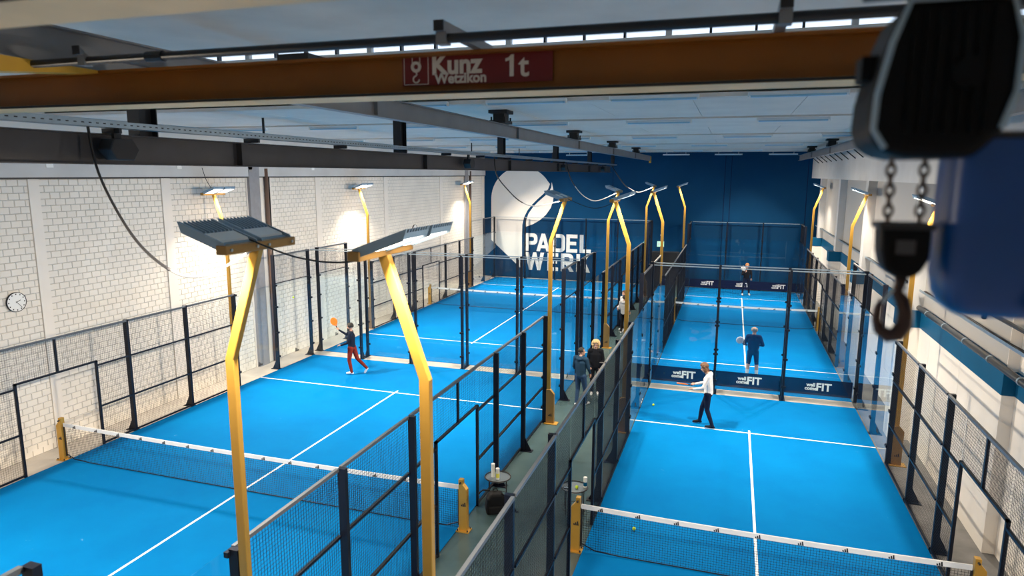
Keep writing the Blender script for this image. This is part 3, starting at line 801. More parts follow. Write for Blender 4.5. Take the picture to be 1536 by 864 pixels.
G2 = girder('crane girder with pale lower flange that carries the chain hoist', YG2, 0.27, 7.255, 0.265, -6.9, 2.9, 'crane girders')
# load sign
sg = thing('load_sign', 'dark red sign with white crane hook emblem and lettering on the orange girder', 'sign', (-2.84, -7.012, 7.325))
part('board', MB().box(0, 1.01, -0.006, 0.0, 0, 0.185), MT['signred'], sg)
fr = 0.004
part('emblem_frame', MB().box(0.012, 0.186, -0.008, -0.006, 0.006, 0.006+fr).box(0.012, 0.186, -0.008, -0.006, 0.176, 0.18).box(0.012, 0.016, -0.008, -0.006, 0.006, 0.18).box(0.182, 0.186, -0.008, -0.006, 0.006, 0.18), MT['signwhite'], sg)
rot_xz = Matrix.Rotation(PI/2, 3, 'X')
em = MB().torus((0.099, -0.0075, 0.118), 0.026, 0.011, rot_xz, 20, 6)
em.box(0.070, 0.075, -0.0085, -0.006, 0.12, 0.178).box(0.123, 0.128, -0.0085, -0.006, 0.12, 0.178)
hk = [(0.099, 0.085), (0.104, 0.07)] + [(0.099+0.021*math.cos(math.radians(a)), 0.040+0.021*math.sin(math.radians(a))) for a in range(100, 375, 20)]
em.tube([(x, -0.0075, z) for x, z in hk], 0.005, 6)
part('emblem', em, MT['signwhite'], sg)
inst('lettering', text_mesh('sign_name', 'Kunz', 0.165, MT['signwhite'], 0.006, 'LEFT', 0.001), sg, (0.207, -0.0075, 0.118), (PI/2, 0, 0))
inst('lettering', text_mesh('sign_town', 'Wetzikon', 0.088, MT['signwhite'], 0.003, 'LEFT', 0.001), sg, (0.230, -0.0075, 0.036), (PI/2, 0, 0))
part('numeral', MB().prism([(0.735, 0.035), (0.762, 0.035), (0.762, 0.165), (0.745, 0.165), (0.728, 0.148), (0.708, 0.142), (0.708, 0.124), (0.735, 0.132)], 'y', -0.0085, -0.0065), MT['signwhite'], sg)
inst('lettering', text_mesh('sign_load', 't', 0.19, MT['signwhite'], 0.003, 'LEFT', 0.001), sg, (0.795, -0.0075, 0.092), (PI/2, 0, 0))
# festoon rail with brackets on the orange girder
fe = thing('festoon_rail', 'dark conduit rail carried on square brackets above the orange girder', 'rail', (-6.9, -7.59, 7.463))
part('rail_tube', MB().tube([(0, 0, 0.027), (9.8, 0, 0.027)], 0.026, 10), MT['darksteel'], fe, smooth=True)
for px, py in ((113, 83), (657, 47), (1180, 20)):
    x = on_y(px, py, -7.66).x+6.9
    part('bracket', MB().box(x-0.028, x+0.028, -0.06, 0.72, 0.059, 0.112), MT['beam_light'], fe)
    part('bracket_cap', MB().box(x-0.029, x+0.029, -0.066, -0.06, 0.058, 0.113), MT['print'], fe)
    part('bracket_clip', MB().box(x-0.03, x+0.03, -0.034, 0.034, -0.006, 0.059), MT['beam_light'], fe)
part('tube_joint', MB().tube([(2.55, 0, 0.027), (2.68, 0, 0.027)], 0.034, 10), MT['darksteel'], fe)

# chain hoist hung from the near girder
HY = YG2
def hp(x, y): p = on_y(x, y, HY); return (p.x, p.z)
hc = (hp(1400, 100)[0], HY, 6.96)
ho = thing('chain_hoist', 'black chain hoist body with ribbed cover hanging above the hook', 'hoist', (hc[0], HY, 6.80))
bod = MB()
prof = [(-0.055, 0.0), (-0.105, 0.012), (-0.130, 0.05), (-0.128, 0.12), (-0.108, 0.22), (-0.08, 0.30), (0.10, 0.30), (0.125, 0.22), (0.125, 0.12), (0.105, 0.05), (0.06, 0.0)]
bod.prism(prof[::-1], 'y', -0.115, 0.13)
o = part('body', bod, MT['hoist'], ho); bevel(o, 0.025, 3)
rim = []
for x, z in prof[1:-1]: rim.append((x*0.93, -0.118, 0.008+z*0.97))
part('cover_rim', MB().tube(rim, 0.006, 8), MT['lamp_grey'], ho, smooth=True)
ribs = MB()
for k in range(7):
    x = -0.065+0.022*k
    ribs.box(x-0.003, x+0.003, -0.126, -0.112, 0.05, 0.28)
part('cooling_ribs', ribs, MT['hoist'], ho)
part('cover_cap', MB().tube([(0.03, -0.135, 0.16), (0.03, -0.112, 0.16)], 0.03, 16), MT['hoist'], ho)
part('side_box', MB().box(-0.140, -0.10, -0.04, 0.04, 0.16, 0.21), MT['hoist'], ho)
part('suspension', MB().box(-0.05, 0.05, -0.05, 0.05, 0.29, 0.42), MT['hoist'], ho)
part('trolley', MB().box(-0.12, 0.12, -0.165, -0.145, 0.38, 0.56).box(-0.12, 0.12, 0.145, 0.165, 0.38, 0.56).box(-0.12, 0.12, -0.165, 0.165, 0.36, 0.39), MT['hoist'], ho)
# chains
ch1 = hp(1337, 238); ch2 = hp(1388, 238); b1 = hp(1331, 335); b2 = hp(1378, 335)
hk_t = thing('hook_block', 'dark steel hook block with open crane hook hanging on two chains', 'hook', (hp(1352, 340)[0], HY, hp(1352, 420)[1]))
base = hk_t.location.copy()
for (xa, za), (xb, zb) in ((ch1, b1), (ch2, b2)):
    n = 8; zt_, zb_ = za+0.03, zb-0.005
    for k in range(n):
        z = zt_+(zb_-zt_)*(k+0.5)/n; x = xa+(xb-xa)*(k+0.5)/n
        M = Matrix.Rotation(PI/2, 3, 'X') if k % 2 == 0 else Matrix.Rotation(PI/2, 3, 'Z') @ Matrix.Rotation(PI/2, 3, 'X')
        M = M @ Matrix.Rotation(PI/2, 3, 'Z')
        part('chain_link', MB().torus((x, HY, z), 0.0085, 0.0034, M, 12, 6, sx=(zt_-zb_)/n*0.5/0.0085*1.15), MT['chain'], hk_t, smooth=True, world=True)
bx = [hp(x, y) for x, y in ((1316, 336), (1393, 338), (1388, 385), (1376, 406), (1360, 415), (1336, 413), (1320, 402), (1315, 375))]
o = part('block', MB().prism(bx[::-1], 'y', HY-0.045, HY+0.045), MT['hoist'], hk_t, world=True); bevel(o, 0.012, 2)
part('block_plate', MB().box(bx[0][0]-0.003, bx[1][0]+0.003, HY-0.05, HY+0.05, bx[0][1]-0.008, bx[0][1]+0.004), MT['print'], hk_t, world=True)
part('name_plate', MB().box(hp(1338, 360)[0], hp(1366, 360)[0], HY-0.048, HY-0.045, hp(1350, 378)[1], hp(1350, 358)[1]), MT['steel'], hk_t, world=True)
hook_px = [(1352, 412, 8), (1350, 427, 7), (1345, 438, 7), (1353, 450, 9), (1358, 468, 10), (1356, 487, 11), (1345, 501, 11), (1331, 503, 10), (1319, 494, 8), (1314, 478, 6), (1317, 461, 5), (1324, 449, 4)]
pts = []; rr = []
for x, y, r in hook_px: p = hp(x, y); pts.append((p[0], HY, p[1])); rr.append(r*1.655/FPX)
part('hook', MB().tube(pts, rr, 12), MT['hook'], hk_t, smooth=True, world=True)
p = hp(1338, 432); q = hp(1322, 452)
part('safety_latch', MB().tube([(p[0], HY-0.012, p[1]), (q[0], HY-0.012, q[1])], 0.004, 6), MT['galv'], hk_t, world=True)
# chain bag
bgx = on_y(1480, 330, HY+0.02)
cb = thing('chain_bag', 'blue fabric chain bag hanging beside the hook', 'bag', (hp(1484, 470)[0], HY+0.02, hp(1475, 470)[1]))
zb0 = cb.location.z; hgt = hp(1475, 205)[1]-zb0
secs = []; N = 28
def bagring(z, hw, hd):
    return [(hw*math.copysign(abs(math.cos(2*PI*j/N))**0.5, math.cos(2*PI*j/N)), hd*math.copysign(abs(math.sin(2*PI*j/N))**0.5, math.sin(2*PI*j/N)), z) for j in range(N)]
hw = (hp(1575, 300)[0]-hp(1390, 300)[0])/2
vs = []; lv = [(0.0, 0.66), (0.012, 0.80), (0.035, 0.92), (0.08, 0.985), (0.18, 1.0), (hgt*0.8, 1.0), (hgt, 0.97)]
for z, k in lv: vs += bagring(z, hw*k, 0.10*k)
fs = [tuple(range(N))[::-1]]
for i in range(len(lv)-1):
    for j in range(N): fs.append((i*N+j, i*N+(j+1) % N, (i+1)*N+(j+1) % N, (i+1)*N+j))
part('fabric', MB().add(vs, fs), MT['bagblue'], cb, smooth=True)
part('rim', MB().tube([Vector(p) for p in bagring(hgt, hw*0.98, 0.10)]+[Vector(bagring(hgt, hw*0.98, 0.10)[0])], 0.007, 6), MT['print'], cb)
part('seam_strap', MB().box(0.035, 0.05, -0.106, -0.098, 0.02, hgt), MT['bannernavy'], cb)
for x in (-0.06, 0.04): part('hanger_strap', MB().box(x, x+0.02, -0.005, 0.005, hgt-0.01, hgt+0.10), MT['print'], cb)

# ------------------------------------------------------------------ strip lights on the ceiling
def make_strip():
    t = thing('strip_light', 'unlit white fluorescent batten on the pale ceiling', 'light', (0, 0, 0), 0, 'ceiling strip lights')
    part('housing', MB().box(0, 1.5, -0.05, 0.05, 0.03, 0.08), MT['striphouse'], t)
    part('diffuser', MB().box(0.03, 1.47, -0.055, 0.055, 0.0, 0.03), MT['tube'], t)
    part('end_cap', MB().box(-0.012, 0.0, -0.055, 0.055, 0.0, 0.08), MT['white'], t); part('end_cap', MB().box(1.5, 1.512, -0.055, 0.055, 0.0, 0.08), MT['white'], t)
    return t
sp = make_strip(); first = True
for k in range(4):
    y = 5.55+6.85*k; off = (-3.28, -4.13, -2.6, -3.9)[k]
    for j in range(-4, 3):
        x = off+2.95*j
        if x < WALL_L+0.3 or x+1.5 > 3.3: continue
        t = sp if first else copy_tree(sp); first = False
        t.location = (x, y, CEIL-0.035-0.08)
        t['label'] = 'unlit fluorescent batten in the ceiling row %s' % ('above the player in white shirt', 'above the glass end walls', 'above the far nets', 'closest to the navy wall but one')[k]
        t['group'] = 'strip lights %s' % ('above the white shirt', 'above the end walls', 'above the far nets', 'near the navy wall')[k]
for j in range(-3, 2):
    t = copy_tree(sp); t.location = (-1.9+2.95*j, WALL_F-0.5, 7.86); t['label'] = 'unlit fluorescent batten hung just in front of the navy wall'; t['group'] = 'strip lights at the navy wall'
    for xr in (0.2, 1.3): part('drop_rod', MB().box(xr-0.01, xr+0.01, -0.01, 0.01, 0.08, CEIL-7.86), MT['striphouse'], t)
# battens on the near roof step
for j in range(-2, 3):
    t = copy_tree(sp); t.location = (-2.9+2.3*j, 1.03, 8.02); t['label'] = 'unlit fluorescent batten along the roof step below the glazing'; t['group'] = 'strip lights on the roof step'

# ------------------------------------------------------------------ wall clocks, exit sign, lamp
def clock(loc, r, label, hands):
    t = thing('wall_clock', label, 'clock', loc, 0, 'wall clocks')
    prof = [(r*0.96, 0), (r, 0.01), (r, 0.05), (r*0.95, 0.055), (r*0.95, 0.04), (0.0001, 0.04)]
    o = part('rim', MB().lathe(prof, n=36), MT['print'], t, smooth=False); o.rotation_euler = (0, PI/2, 0)
    o = part('face', MB().lathe([(r*0.945, 0.036), (r*0.945, 0.044)], n=36), MT['white'], t); o.rotation_euler = (0, PI/2, 0)
    for k in range(12):
        a = 2*PI*k/12
        o2 = MB(); c = (0.046, r*0.80*math.sin(a), r*0.80*math.cos(a)); o2.box(c[0]-0.001, c[0]+0.001, c[1]-0.012, c[1]+0.012, c[2]-0.014, c[2]+0.014)
        part('hour_mark', o2, MT['print'], t)
    for a, L, w_ in hands:
        part('hand', MB().tube([(0.047, -0.02*math.sin(a), -0.02*math.cos(a)), (0.047, L*math.sin(a), L*math.cos(a))], w_, 5), MT['print'], t)
# +y is to the right when the clock is seen from the room
clock((WALL_L+0.004, -0.12, 3.79), 0.23, 'round white wall clock with black rim on the block wall beside the crane court', ((math.radians(68), 0.10, 0.006), (math.radians(140), 0.18, 0.005)))
clock((WALL_L+0.004, 20.6, 3.86), 0.28, 'round white wall clock further along the block wall, beside the emblem court', ((math.radians(68), 0.12, 0.006), (math.radians(140), 0.21, 0.005)))
t = thing('exit_sign', 'lit green and white exit sign above the black walkway door', 'sign', (-4.84, WALL_F-0.05, 2.37))
part('case', MB().box(-0.21, 0.21, -0.02, 0.05, 0, 0.33), MT['white'], t); part('lit_face', MB().box(-0.195, 0.195, -0.024, -0.02, 0.02, 0.31), MT['exit'], t)
part('pictogram', MB().box(-0.15, -0.04, -0.027, -0.024, 0.06, 0.26).box(0.02, 0.13, -0.027, -0.024, 0.13, 0.18), MT['white'], t)
t = thing('wall_lamp', 'small round white lamp on the navy wall above the exit sign', 'lamp', (-4.78, WALL_F-0.02, 3.08))
part('globe', MB().sphere((0, -0.05, 0), 0.09), MT['white'], t, smooth=True); part('mount', MB().box(-0.04, 0.04, 0.0, 0.02, -0.04, 0.04), MT['print'], t)

# ------------------------------------------------------------------ right wall services
t = thing('wall_pipe', 'dark grey pipe with clips running above the blue wall band', 'pipe', (3.82, 2.0, 3.50))
part('pipe_run', MB().tube([(0, -6, 0), (0, 5.75, 0)], 0.062, 12), MT['pipe'], t, smooth=True)
for k in range(7):
    y = -3.5+1.4*k; part('pipe_clip', MB().tube([(0, y, 0), (0, y+0.05, 0)], 0.072, 12), MT['galv'], t)
t = thing('wall_conduit', 'galvanised wall tray with loose cables above the dark pipe', 'cable tray', (3.86, 2.0, 3.92))
part('tray_floor', MB().box(-0.08, 0.085, -6, 5.7, 0, 0.006), MT['galv'], t); part('tray_side', MB().box(-0.083, -0.08, -6, 5.7, 0, 0.06), MT['galv'], t)
for k in range(4):
    part('tray_cable', MB().tube([(-0.05+0.03*k+0.012*math.sin(i*1.3+k*2), -6+11.6*i/24, 0.02+0.008*math.sin(i+k)) for i in range(25)], 0.009, 6), MT['cable'] if k % 2 else MT['hook'], t)
t = thing('wall_conduit', 'thin wall tray along the right wall beside the plain navy wall court', 'cable tray', (3.80, 9.0, 3.92))
part('tray_floor', MB().box(-0.05, 0.14, 0, 21.5, 0, 0.006), MT['galv'], t); part('tray_side', MB().box(-0.053, -0.05, 0, 21.5, 0, 0.06), MT['galv'], t)
for k in range(2): part('tray_cable', MB().tube([(0.02+0.04*k, 21.5*i/24, 0.02+0.006*math.sin(i*2+k)) for i in range(25)], 0.01, 6), MT['cable'], t)
t = thing('wall_pipe', 'thin dark pipe on the upper right wall near the crane hook', 'pipe', (3.90, 2.0, 4.25))
part('pipe_run', MB().tube([(0, -6, 0), (0, 1.4, 0)], 0.035, 10), MT['pipe'], t, smooth=True)
part('elbow', MB().tube([(0, 1.4, 0), (0, 1.5, -0.05), (0, 1.55, -0.15)], 0.045, 10), MT['pipe'], t, smooth=True)

# ------------------------------------------------------------------ hanging cables
def cable(label, pts, r, mt, cat='cable', two=None):
    pts = [Vector(p) for p in pts]
    out = []
    n = 14
    P = [pts[0]]+pts+[pts[-1]]
    for i in range(1, len(P)-2):
        p0, p1, p2, p3 = P[i-1], P[i], P[i+1], P[i+2]
        for k in range(n):
            u = k/n
            out.append(0.5*((2*p1)+(p2-p0)*u+(2*p0-5*p1+4*p2-p3)*u*u+(3*p1-p0-3*p2+p3)*u**3))
    out.append(pts[-1])
    if two:
        t = thing('hanging_cable', label, cat, pts[0], 0, 'slack lamp cables'); k = int(len(out)*two)
        part('black_length', MB().tube(out[:k+1], r*1.25, 6), mt, t, world=True, smooth=True); part('white_length', MB().tube(out[k:], r, 6), MT['cablew'], t, world=True, smooth=True)
    else:
        o = part('hanging_cable', MB().tube(out, r, 6), mt, None, smooth=True); tag(o, label, cat, 'slack lamp cables')
def sagpx(a, b, pix):
    # a, b are world ends; pix: photo points in between, placed on the vertical plane through a and b
    a = Vector(a); b = Vector(b); n = Vector((b.y-a.y, -(b.x-a.x), 0)); out = [a]
    for x, y in pix:
        d = ray(x, y); out.append(CAM + d*((a-CAM).dot(n)/d.dot(n)))
    return out+[b]
cable('thick black cable looping from the perforated tray to the nearest walkway lamp', sagpx((-7.6, -5.3, 7.30), (-4.88, -6.05, 6.08), [(150, 265), (200, 355), (255, 405), (300, 415), (345, 396)]), 0.013, MT['cable'], two=0.5)
cable('thin black cable drooping between the two nearest walkway lamps', [(-4.87, -6.1, 6.17), (-4.4, -6.05, 6.02), (-3.9, -6.0, 6.0), (-3.39, -5.95, 6.17)], 0.008, MT['cable'])
cable('black and white cable looping from the tray to the lamp before the emblem', sagpx((-7.6, 8.2, 7.28), (-4.87, 6.1, 6.1), [(745, 262), (762, 285), (782, 303), (805, 309)]), 0.014, MT['cable'], two=0.62)
cable('white-ended cable looping to the emblem court lamp past the glass end wall', sagpx((-7.6, 17.4, 7.28), (-4.87, 14.7, 6.1), [(855, 265), (866, 284), (880, 297), (897, 301)]), 0.018, MT['cable'], two=0.35)
cable('white-ended cable looping to the emblem court lamp near the navy wall', sagpx((-7.6, 28.5, 7.28), (-4.87, 26.7, 6.1), [(935, 275), (945, 283), (955, 288), (965, 287)]), 0.022, MT['cable'], two=0.35)
cable('thin dark cable drooping between the two walkway lamps before the banner', [(-4.87, 6.0, 6.15), (-4.1, 6.0, 5.9), (-3.40, 6.0, 6.15)], 0.008, MT['cable'])
cable('thin cable hanging from the runway to a lamp at the block wall', [(-16.2, 5.8, 6.9), (-16.1, 5.85, 6.5), (-16.0, 6.0, 6.18)], 0.010, MT['cable'])

# ------------------------------------------------------------------ walkway furniture
def side_table(loc, label, r=0.27, h=0.5):
    t = thing('tray_table', label, 'table', loc, 0.3, 'round metal tray tables in the walkway')
    part('tray_top', MB().lathe([(r-0.01, 0.0), (r, 0.008), (r-0.012, 0.012), (0.001, 0.012)], (0, 0, h), 28), MT['traytop'], t)
    part('tray_rim', MB().torus((0, 0, h+0.025), r, 0.012, None, 28, 8), MT['print'], t, smooth=True)
    for k in range(4):
        a = PI/4+k*PI/2; part('leg', MB().tube([(r*0.93*math.cos(a), r*0.93*math.sin(a), 0), (r*0.93*math.cos(a), r*0.93*math.sin(a), h)], 0.009, 6), MT['print'], t)
    part('foot_ring', MB().torus((0, 0, 0.08), r*0.93, 0.007, None, 24, 6), MT['print'], t)
    return t
T1 = on_z(731, 714, 0.5); T1.z = 0; T1.x = max(T1.x, -5.10)
side_table(T1, 'round black-rimmed tray table with two ball cans on it')
T2 = on_z(883, 735, 0.5); T2.z = 0; T2.x = min(T2.x, -3.48)
side_table(T2, 'round black-rimmed tray table with a single yellow ball on it')
T3 = Vector((-3.75, 14.2, 0))
side_table(T3, 'small round tray table far down the walkway, past the couple', 0.24)
def can(loc, label, h, col):
    t = thing('ball_can', label, 'can', loc, 0, 'padel ball cans')
    part('tube_body', MB().lathe([(0.036, 0), (0.038, 0.004), (0.038, h)], n=18), MT['can'], t, smooth=False)
    part('label_band', MB().lathe([(0.0385, h*0.2), (0.0385, h*0.62)], n=18), col, t)
    part('lid', MB().lathe([(0.040, h), (0.040, h+0.02), (0.034, h+0.024)], n=18), MT['white'], t)
can((T1.x-0.10, T1.y-0.02, 0.513), 'tall white ball can on the tray table behind the rucksack', 0.27, MT['can'])
can((T1.x+0.03, T1.y-0.10, 0.513), 'shorter ball can with yellow label on the tray table behind the rucksack', 0.22, MT['canyel'])
can((T2.x+0.21, T2.y+0.06, 0.513), 'white ball can at the edge of the tray table with a single ball', 0.20, MT['bluepaint'])
P = on_z(884, 786); can((max(-3.30, min(P.x, -3.25)), P.y, 0), 'white and green ball can standing on the floor beside the gold net post', 0.34, MT['green'])
ballmesh = MB().sphere((0, 0, 0), 0.034, 16, 10).mesh('ball', MT['ball'], True)
def ball(loc, label):
    o = inst('padel_ball', ballmesh, None, loc); tag(o, label, 'ball', 'padel balls')
ball((T2.x+0.06, T2.y-0.04, 0.513+0.034), 'yellow ball lying on the round tray table')
t = thing('phone', 'black phone lying on the tray table beside the yellow ball', 'phone', (T2.x-0.13, T2.y-0.08, 0.513))
bevel(part('case', MB().box(-0.08, 0.08, -0.04, 0.04, 0, 0.014), MT['print'], t), 0.004, 1); part('screen', MB().box(-0.07, 0.07, -0.034, 0.034, 0.0141, 0.015), MT['lamp_grey'], t)
q = on_z(980, 607, 0.046); ball((q.x, q.y, 0.046), 'yellow ball on the turf near the player in a white shirt')
q = on_z(951, 793, 0.046); ball((q.x, q.y, 0.046), 'yellow ball on the turf just behind the narrow court net')
q = on_y(440, 446, 8.6); ball(q, 'yellow ball in flight before the glass corner, near the orange racket')
q = on_z(1247, 521, 0.034); ball((3.25, q.y, 0.034), 'yellow ball on the floor outside the plain navy wall court fence')
# rucksack
B = on_z(735, 766); 
t = thing('rucksack', 'black rucksack leaning on the floor beside the tray table in the walkway', 'bag', (-4.98, B.y-0.02, 0), 0.5)
o = part('body', MB().prism([(-0.19, 0.0), (0.19, 0.0), (0.21, 0.12), (0.19, 0.32), (0.12, 0.45), (-0.10, 0.47), (-0.18, 0.36), (-0.21, 0.14)], 'y', -0.11, 0.11), MT['bag'], t); bevel(o, 0.05, 4); o.rotation_euler = (0.12, 0, 0)
o = part('front_pocket', MB().prism([(-0.14, 0.03), (0.14, 0.03), (0.15, 0.20), (-0.15, 0.20)], 'y', -0.17, -0.10), MT['bag'], t); bevel(o, 0.03, 3)
part('strap', MB().tube([(0.10, -0.10, 0.44), (0.24, -0.13, 0.36), (0.33, -0.14, 0.20), (0.40, -0.12, 0.03), (0.46, -0.10, 0.014)], 0.018, 6), MT['bag'], t)
part('strap', MB().tube([(-0.10, 0.06, 0.45), (-0.24, 0.08, 0.46), (-0.33, 0.06, 0.40)], 0.016, 6), MT['bag'], t)
part('grab_loop', MB().tube([(-0.05, 0, 0.45), (-0.03, 0, 0.51), (0.03, 0, 0.51), (0.05, 0, 0.45)], 0.010, 6), MT['bag'], t)

# ------------------------------------------------------------------ people
def racket(loc, rot, mt, label):
    t = thing('padel_racket', label, 'racket', loc); t.rotation_euler = rot
    # head in xz plane, handle towards -z
    pr_ = []
    for k in range(24):
        a = 2*PI*k/24; pr_.append((0.125*math.cos(a), 0.22+0.135*math.sin(a)))
    o = part('head', MB().prism(pr_, 'y', -0.018, 0.018), mt, t); bevel(o, 0.006, 2)
    holes = MB()
    for a in range(-2, 3):
        for b in range(-2, 3):
            if a*a+b*b <= 5: holes.tube([(a*0.036, -0.0195, 0.22+b*0.036), (a*0.036, 0.0195, 0.22+b*0.036)], 0.006, 6)
    part('holes', holes, MT['print'], t, kind='stuff')
    part('bridge', MB().tube([(-0.06, 0, 0.11), (0, 0, 0.04)], 0.013, 6).tube([(0.06, 0, 0.11), (0, 0, 0.04)], 0.013, 6), mt, t)
    part('handle', MB().tube([(0, 0, -0.08), (0, 0, 0.06)], 0.017, 8), MT['print'], t)
    return t

def person(label, loc, heading, J, mats, hair, hs=1.0, extras=None, H=1.0, group=None, jacket=1.0):
    """J: joints in a local frame, x right, y forward, z up (metres for a 1.76 m figure)."""
    t = thing('person', label, 'person', loc, heading)
    D = dict(pelvis=(0, 0, 0.95), waist=(0, 0, 1.10), chest=(0, 0.0, 1.30), neck=(0, 0.01, 1.49), head=(0, 0.035, 1.632),
             ls=(-0.18, 0, 1.43), rs=(0.18, 0, 1.43), le=(-0.23, -0.02, 1.14), re=(0.23, -0.02, 1.14), lw=(-0.24, 0.06, 0.89), rw=(0.24, 0.06, 0.89),
             lh=(-0.09, 0, 0.92), rh=(0.09, 0, 0.92), lk=(-0.10, 0.02, 0.50), rk=(0.10, 0.02, 0.50), la=(-0.11, -0.02, 0.085), ra=(0.11, -0.02, 0.085),
             lt=None, rt=None, lhd=(0, 0.15, -1), rhd=(0, 0.15, -1))
    D.update(J)
    V = {k: Vector(v)*H if v is not None else None for k, v in D.items()}
    caps = []
    def cap(a, b, ra, rb, reg, sx=1.0): caps.append((a, b, ra*H, rb*H, reg, sx))
    j = jacket
    hips = (V['lh']+V['rh'])/2
    cap(V['pelvis'], V['waist'], 0.125, 0.118*j, 'top_low', 1.30)
    cap(V['waist'], V['chest'], 0.118*j, 0.125*j, 'top', 1.36)
    cap(V['chest'], (V['ls']+V['rs'])/2, 0.122*j, 0.085*j, 'top', 1.42)
    cap(V['lh']*0.7+V['rh']*0.3, V['rh']*0.7+V['lh']*0.3, 0.115, 0.115, 'pants')
    cap((V['ls']+V['rs'])/2, V['neck'], 0.062, 0.056, 'neck')
    cap(V['neck'], V['head']+Vector((0, -0.01, -0.03))*H, 0.056, 0.055, 'skin')
    for s in 'lr':
        sh, el, wr_, hp_, kn, an = V[s+'s'], V[s+'e'], V[s+'w'], V[s+'h'], V[s+'k'], V[s+'a']
        cap((V['ls']+V['rs'])/2*0.35+sh*0.65, sh, 0.075*j, 0.066*j, 'top')
        cap(sh, el, 0.064*j, 0.048*j, 'top'); cap(el, wr_, 0.046*j, 0.032*j, 'sleeve')
        cap(hp_, kn, 0.100, 0.068, 'thigh'); cap(kn, kn*0.55+an*0.45, 0.067, 0.061, 'calf'); cap(kn*0.55+an*0.45, an, 0.061, 0.048, 'calf_low')
        toe = V[s+'t'] if V[s+'t'] is not None else an+Vector((0.01 if s == 'r' else -0.01, 0.17, -0.045))*H
        cap(an+Vector((0, 0, -0.01))*H, an+(toe-an)*0.5+Vector((0, 0, -0.012))*H, 0.044, 0.042, 'shoe'); cap(an+(toe-an)*0.5+Vector((0, 0, -0.012))*H, toe, 0.042, 0.036, 'shoe')
        heel = an+(an-toe)*0.22+Vector((0, 0, -0.045))*H
        cap(an+Vector((0, 0, -0.03))*H, heel, 0.042, 0.036, 'shoe')
        # hand: palm, four fingers, thumb
        d = Vector(D[s+'hd']).normalized(); up = (wr_-el).normalized()
        side = d.cross(Vector((0, 0, 1)) if abs(d.z) < 0.8 else Vector((0, 1, 0))).normalized(); nrm = side.cross(d).normalized()
        palm = wr_+d*0.075*H
        cap(wr_, palm, 0.026, 0.030, 'skin', 1.0)
        for k in range(4):
            o_ = (k-1.5)*0.019*H; L = (0.034, 0.040, 0.038, 0.030)[k]*H
            a0 = palm+side*o_+d*0.005*H; a1 = a0+(d*0.9-nrm*0.35).normalized()*L*1.1; a2 = a1+(d*0.35-nrm*0.9).normalized()*L
            cap(a0, a1, 0.0105, 0.0100, 'skin'); cap(a1, a2, 0.0100, 0.0092, 'skin')
        sg_ = 1 if s == 'l' else -1
        b0 = wr_+d*0.03*H-side*0.022*H*sg_*-1; b1 = b0+(d*0.6+side*0.7*sg_-nrm*0.2).normalized()*0.045*H; b2 = b1+(d*0.9-nrm*0.4).normalized()*0.03*H
        cap(b0, b1, 0.013, 0.0115, 'skin'); cap(b1, b2, 0.0115, 0.010, 'skin')
    hd = V['head']
    fw = Vector(D.get('look', (0, 1, 0))).normalized(); rt_ = fw.cross(Vector((0, 0, 1))).normalized(); upv = rt_.cross(fw)
    HM = Matrix((rt_, fw, upv)).transposed()
    mb = MB()
    for a, b, ra, rb, reg, sx in caps:
        n = max(2, int((b-a).length/(min(ra, rb)*0.45))+1)
        for i in range(n+1):
            u = i/n; r = ra+(rb-ra)*u
            mb.sphere(a.lerp(b, u), r, 10, 7, (sx, 1, 1))
    mb.sphere(hd+HM @ Vector((0, -0.012, 0.03))*H, 0.098*H, 16, 12, (0.84, 1.0, 1.0), HM)
    mb.sphere(hd+HM @ Vector((0, 0.025, -0.045))*H, 0.070*H, 14, 10, (0.86, 1.0, 1.05), HM)
    mb.sphere(hd+HM @ Vector((0, 0.055, -0.09))*H, 0.034*H, 10, 7, (1.1, 0.9, 0.8), HM)
    for k in range(4): mb.sphere(hd+HM @ Vector((0, 0.088+0.006*k, 0.015-0.014*k))*H, (0.011+0.0018*k)*H, 8, 6)
    for sg_ in (-1, 1): mb.sphere(hd+HM @ Vector((0.083*sg_, -0.012, 0.0))*H, 0.028*H, 8, 6, (0.35, 0.7, 1.0), HM)
    me = bpy.data.meshes.new('tmp'); me.from_pydata(mb.v, [], mb.f); me.update()
    o = bpy.data.objects.new('tmp', me); COL.objects.link(o)
    rm = o.modifiers.new('r', 'REMESH'); rm.mode = 'VOXEL'; rm.voxel_size = 0.0115
    sm = o.modifiers.new('s', 'SMOOTH'); sm.factor = 0.5; sm.iterations = 3
    dg = bpy.context.evaluated_depsgraph_get()
    out = bpy.data.meshes.new_from_object(o.evaluated_get(dg)); bpy.data.objects.remove(o); bpy.data.meshes.remove(me)
    order = ['skin', 'top', 'pants', 'shoe', 'legskin', 'sole']
    out.materials.clear()
    for k in order: out.materials.append(mats.get(k, MT['skin']))
    regmap = {'top': 1, 'top_low': 1, 'neck': 1 if mats.get('collar') else 0, 'skin': 0, 'sleeve': 1 if not mats.get('short') else 0, 'pants': 2, 'thigh': 2,
              'calf': 2 if not mats.get('shorts') else 0, 'calf_low': 2 if not mats.get('shorts') else 4, 'shoe': 3}
    ctr = [0.0]*(len(out.polygons)*3); out.polygons.foreach_get('center', ctr)
    segs = [(a, b-a, max((b-a).length_squared, 1e-9), ra, rb, regmap[reg], sx) for a, b, ra, rb, reg, sx in caps]
    idx = [0]*len(out.polygons); neckz = V['neck'].z+0.03*H
    hdr = 0.135*H
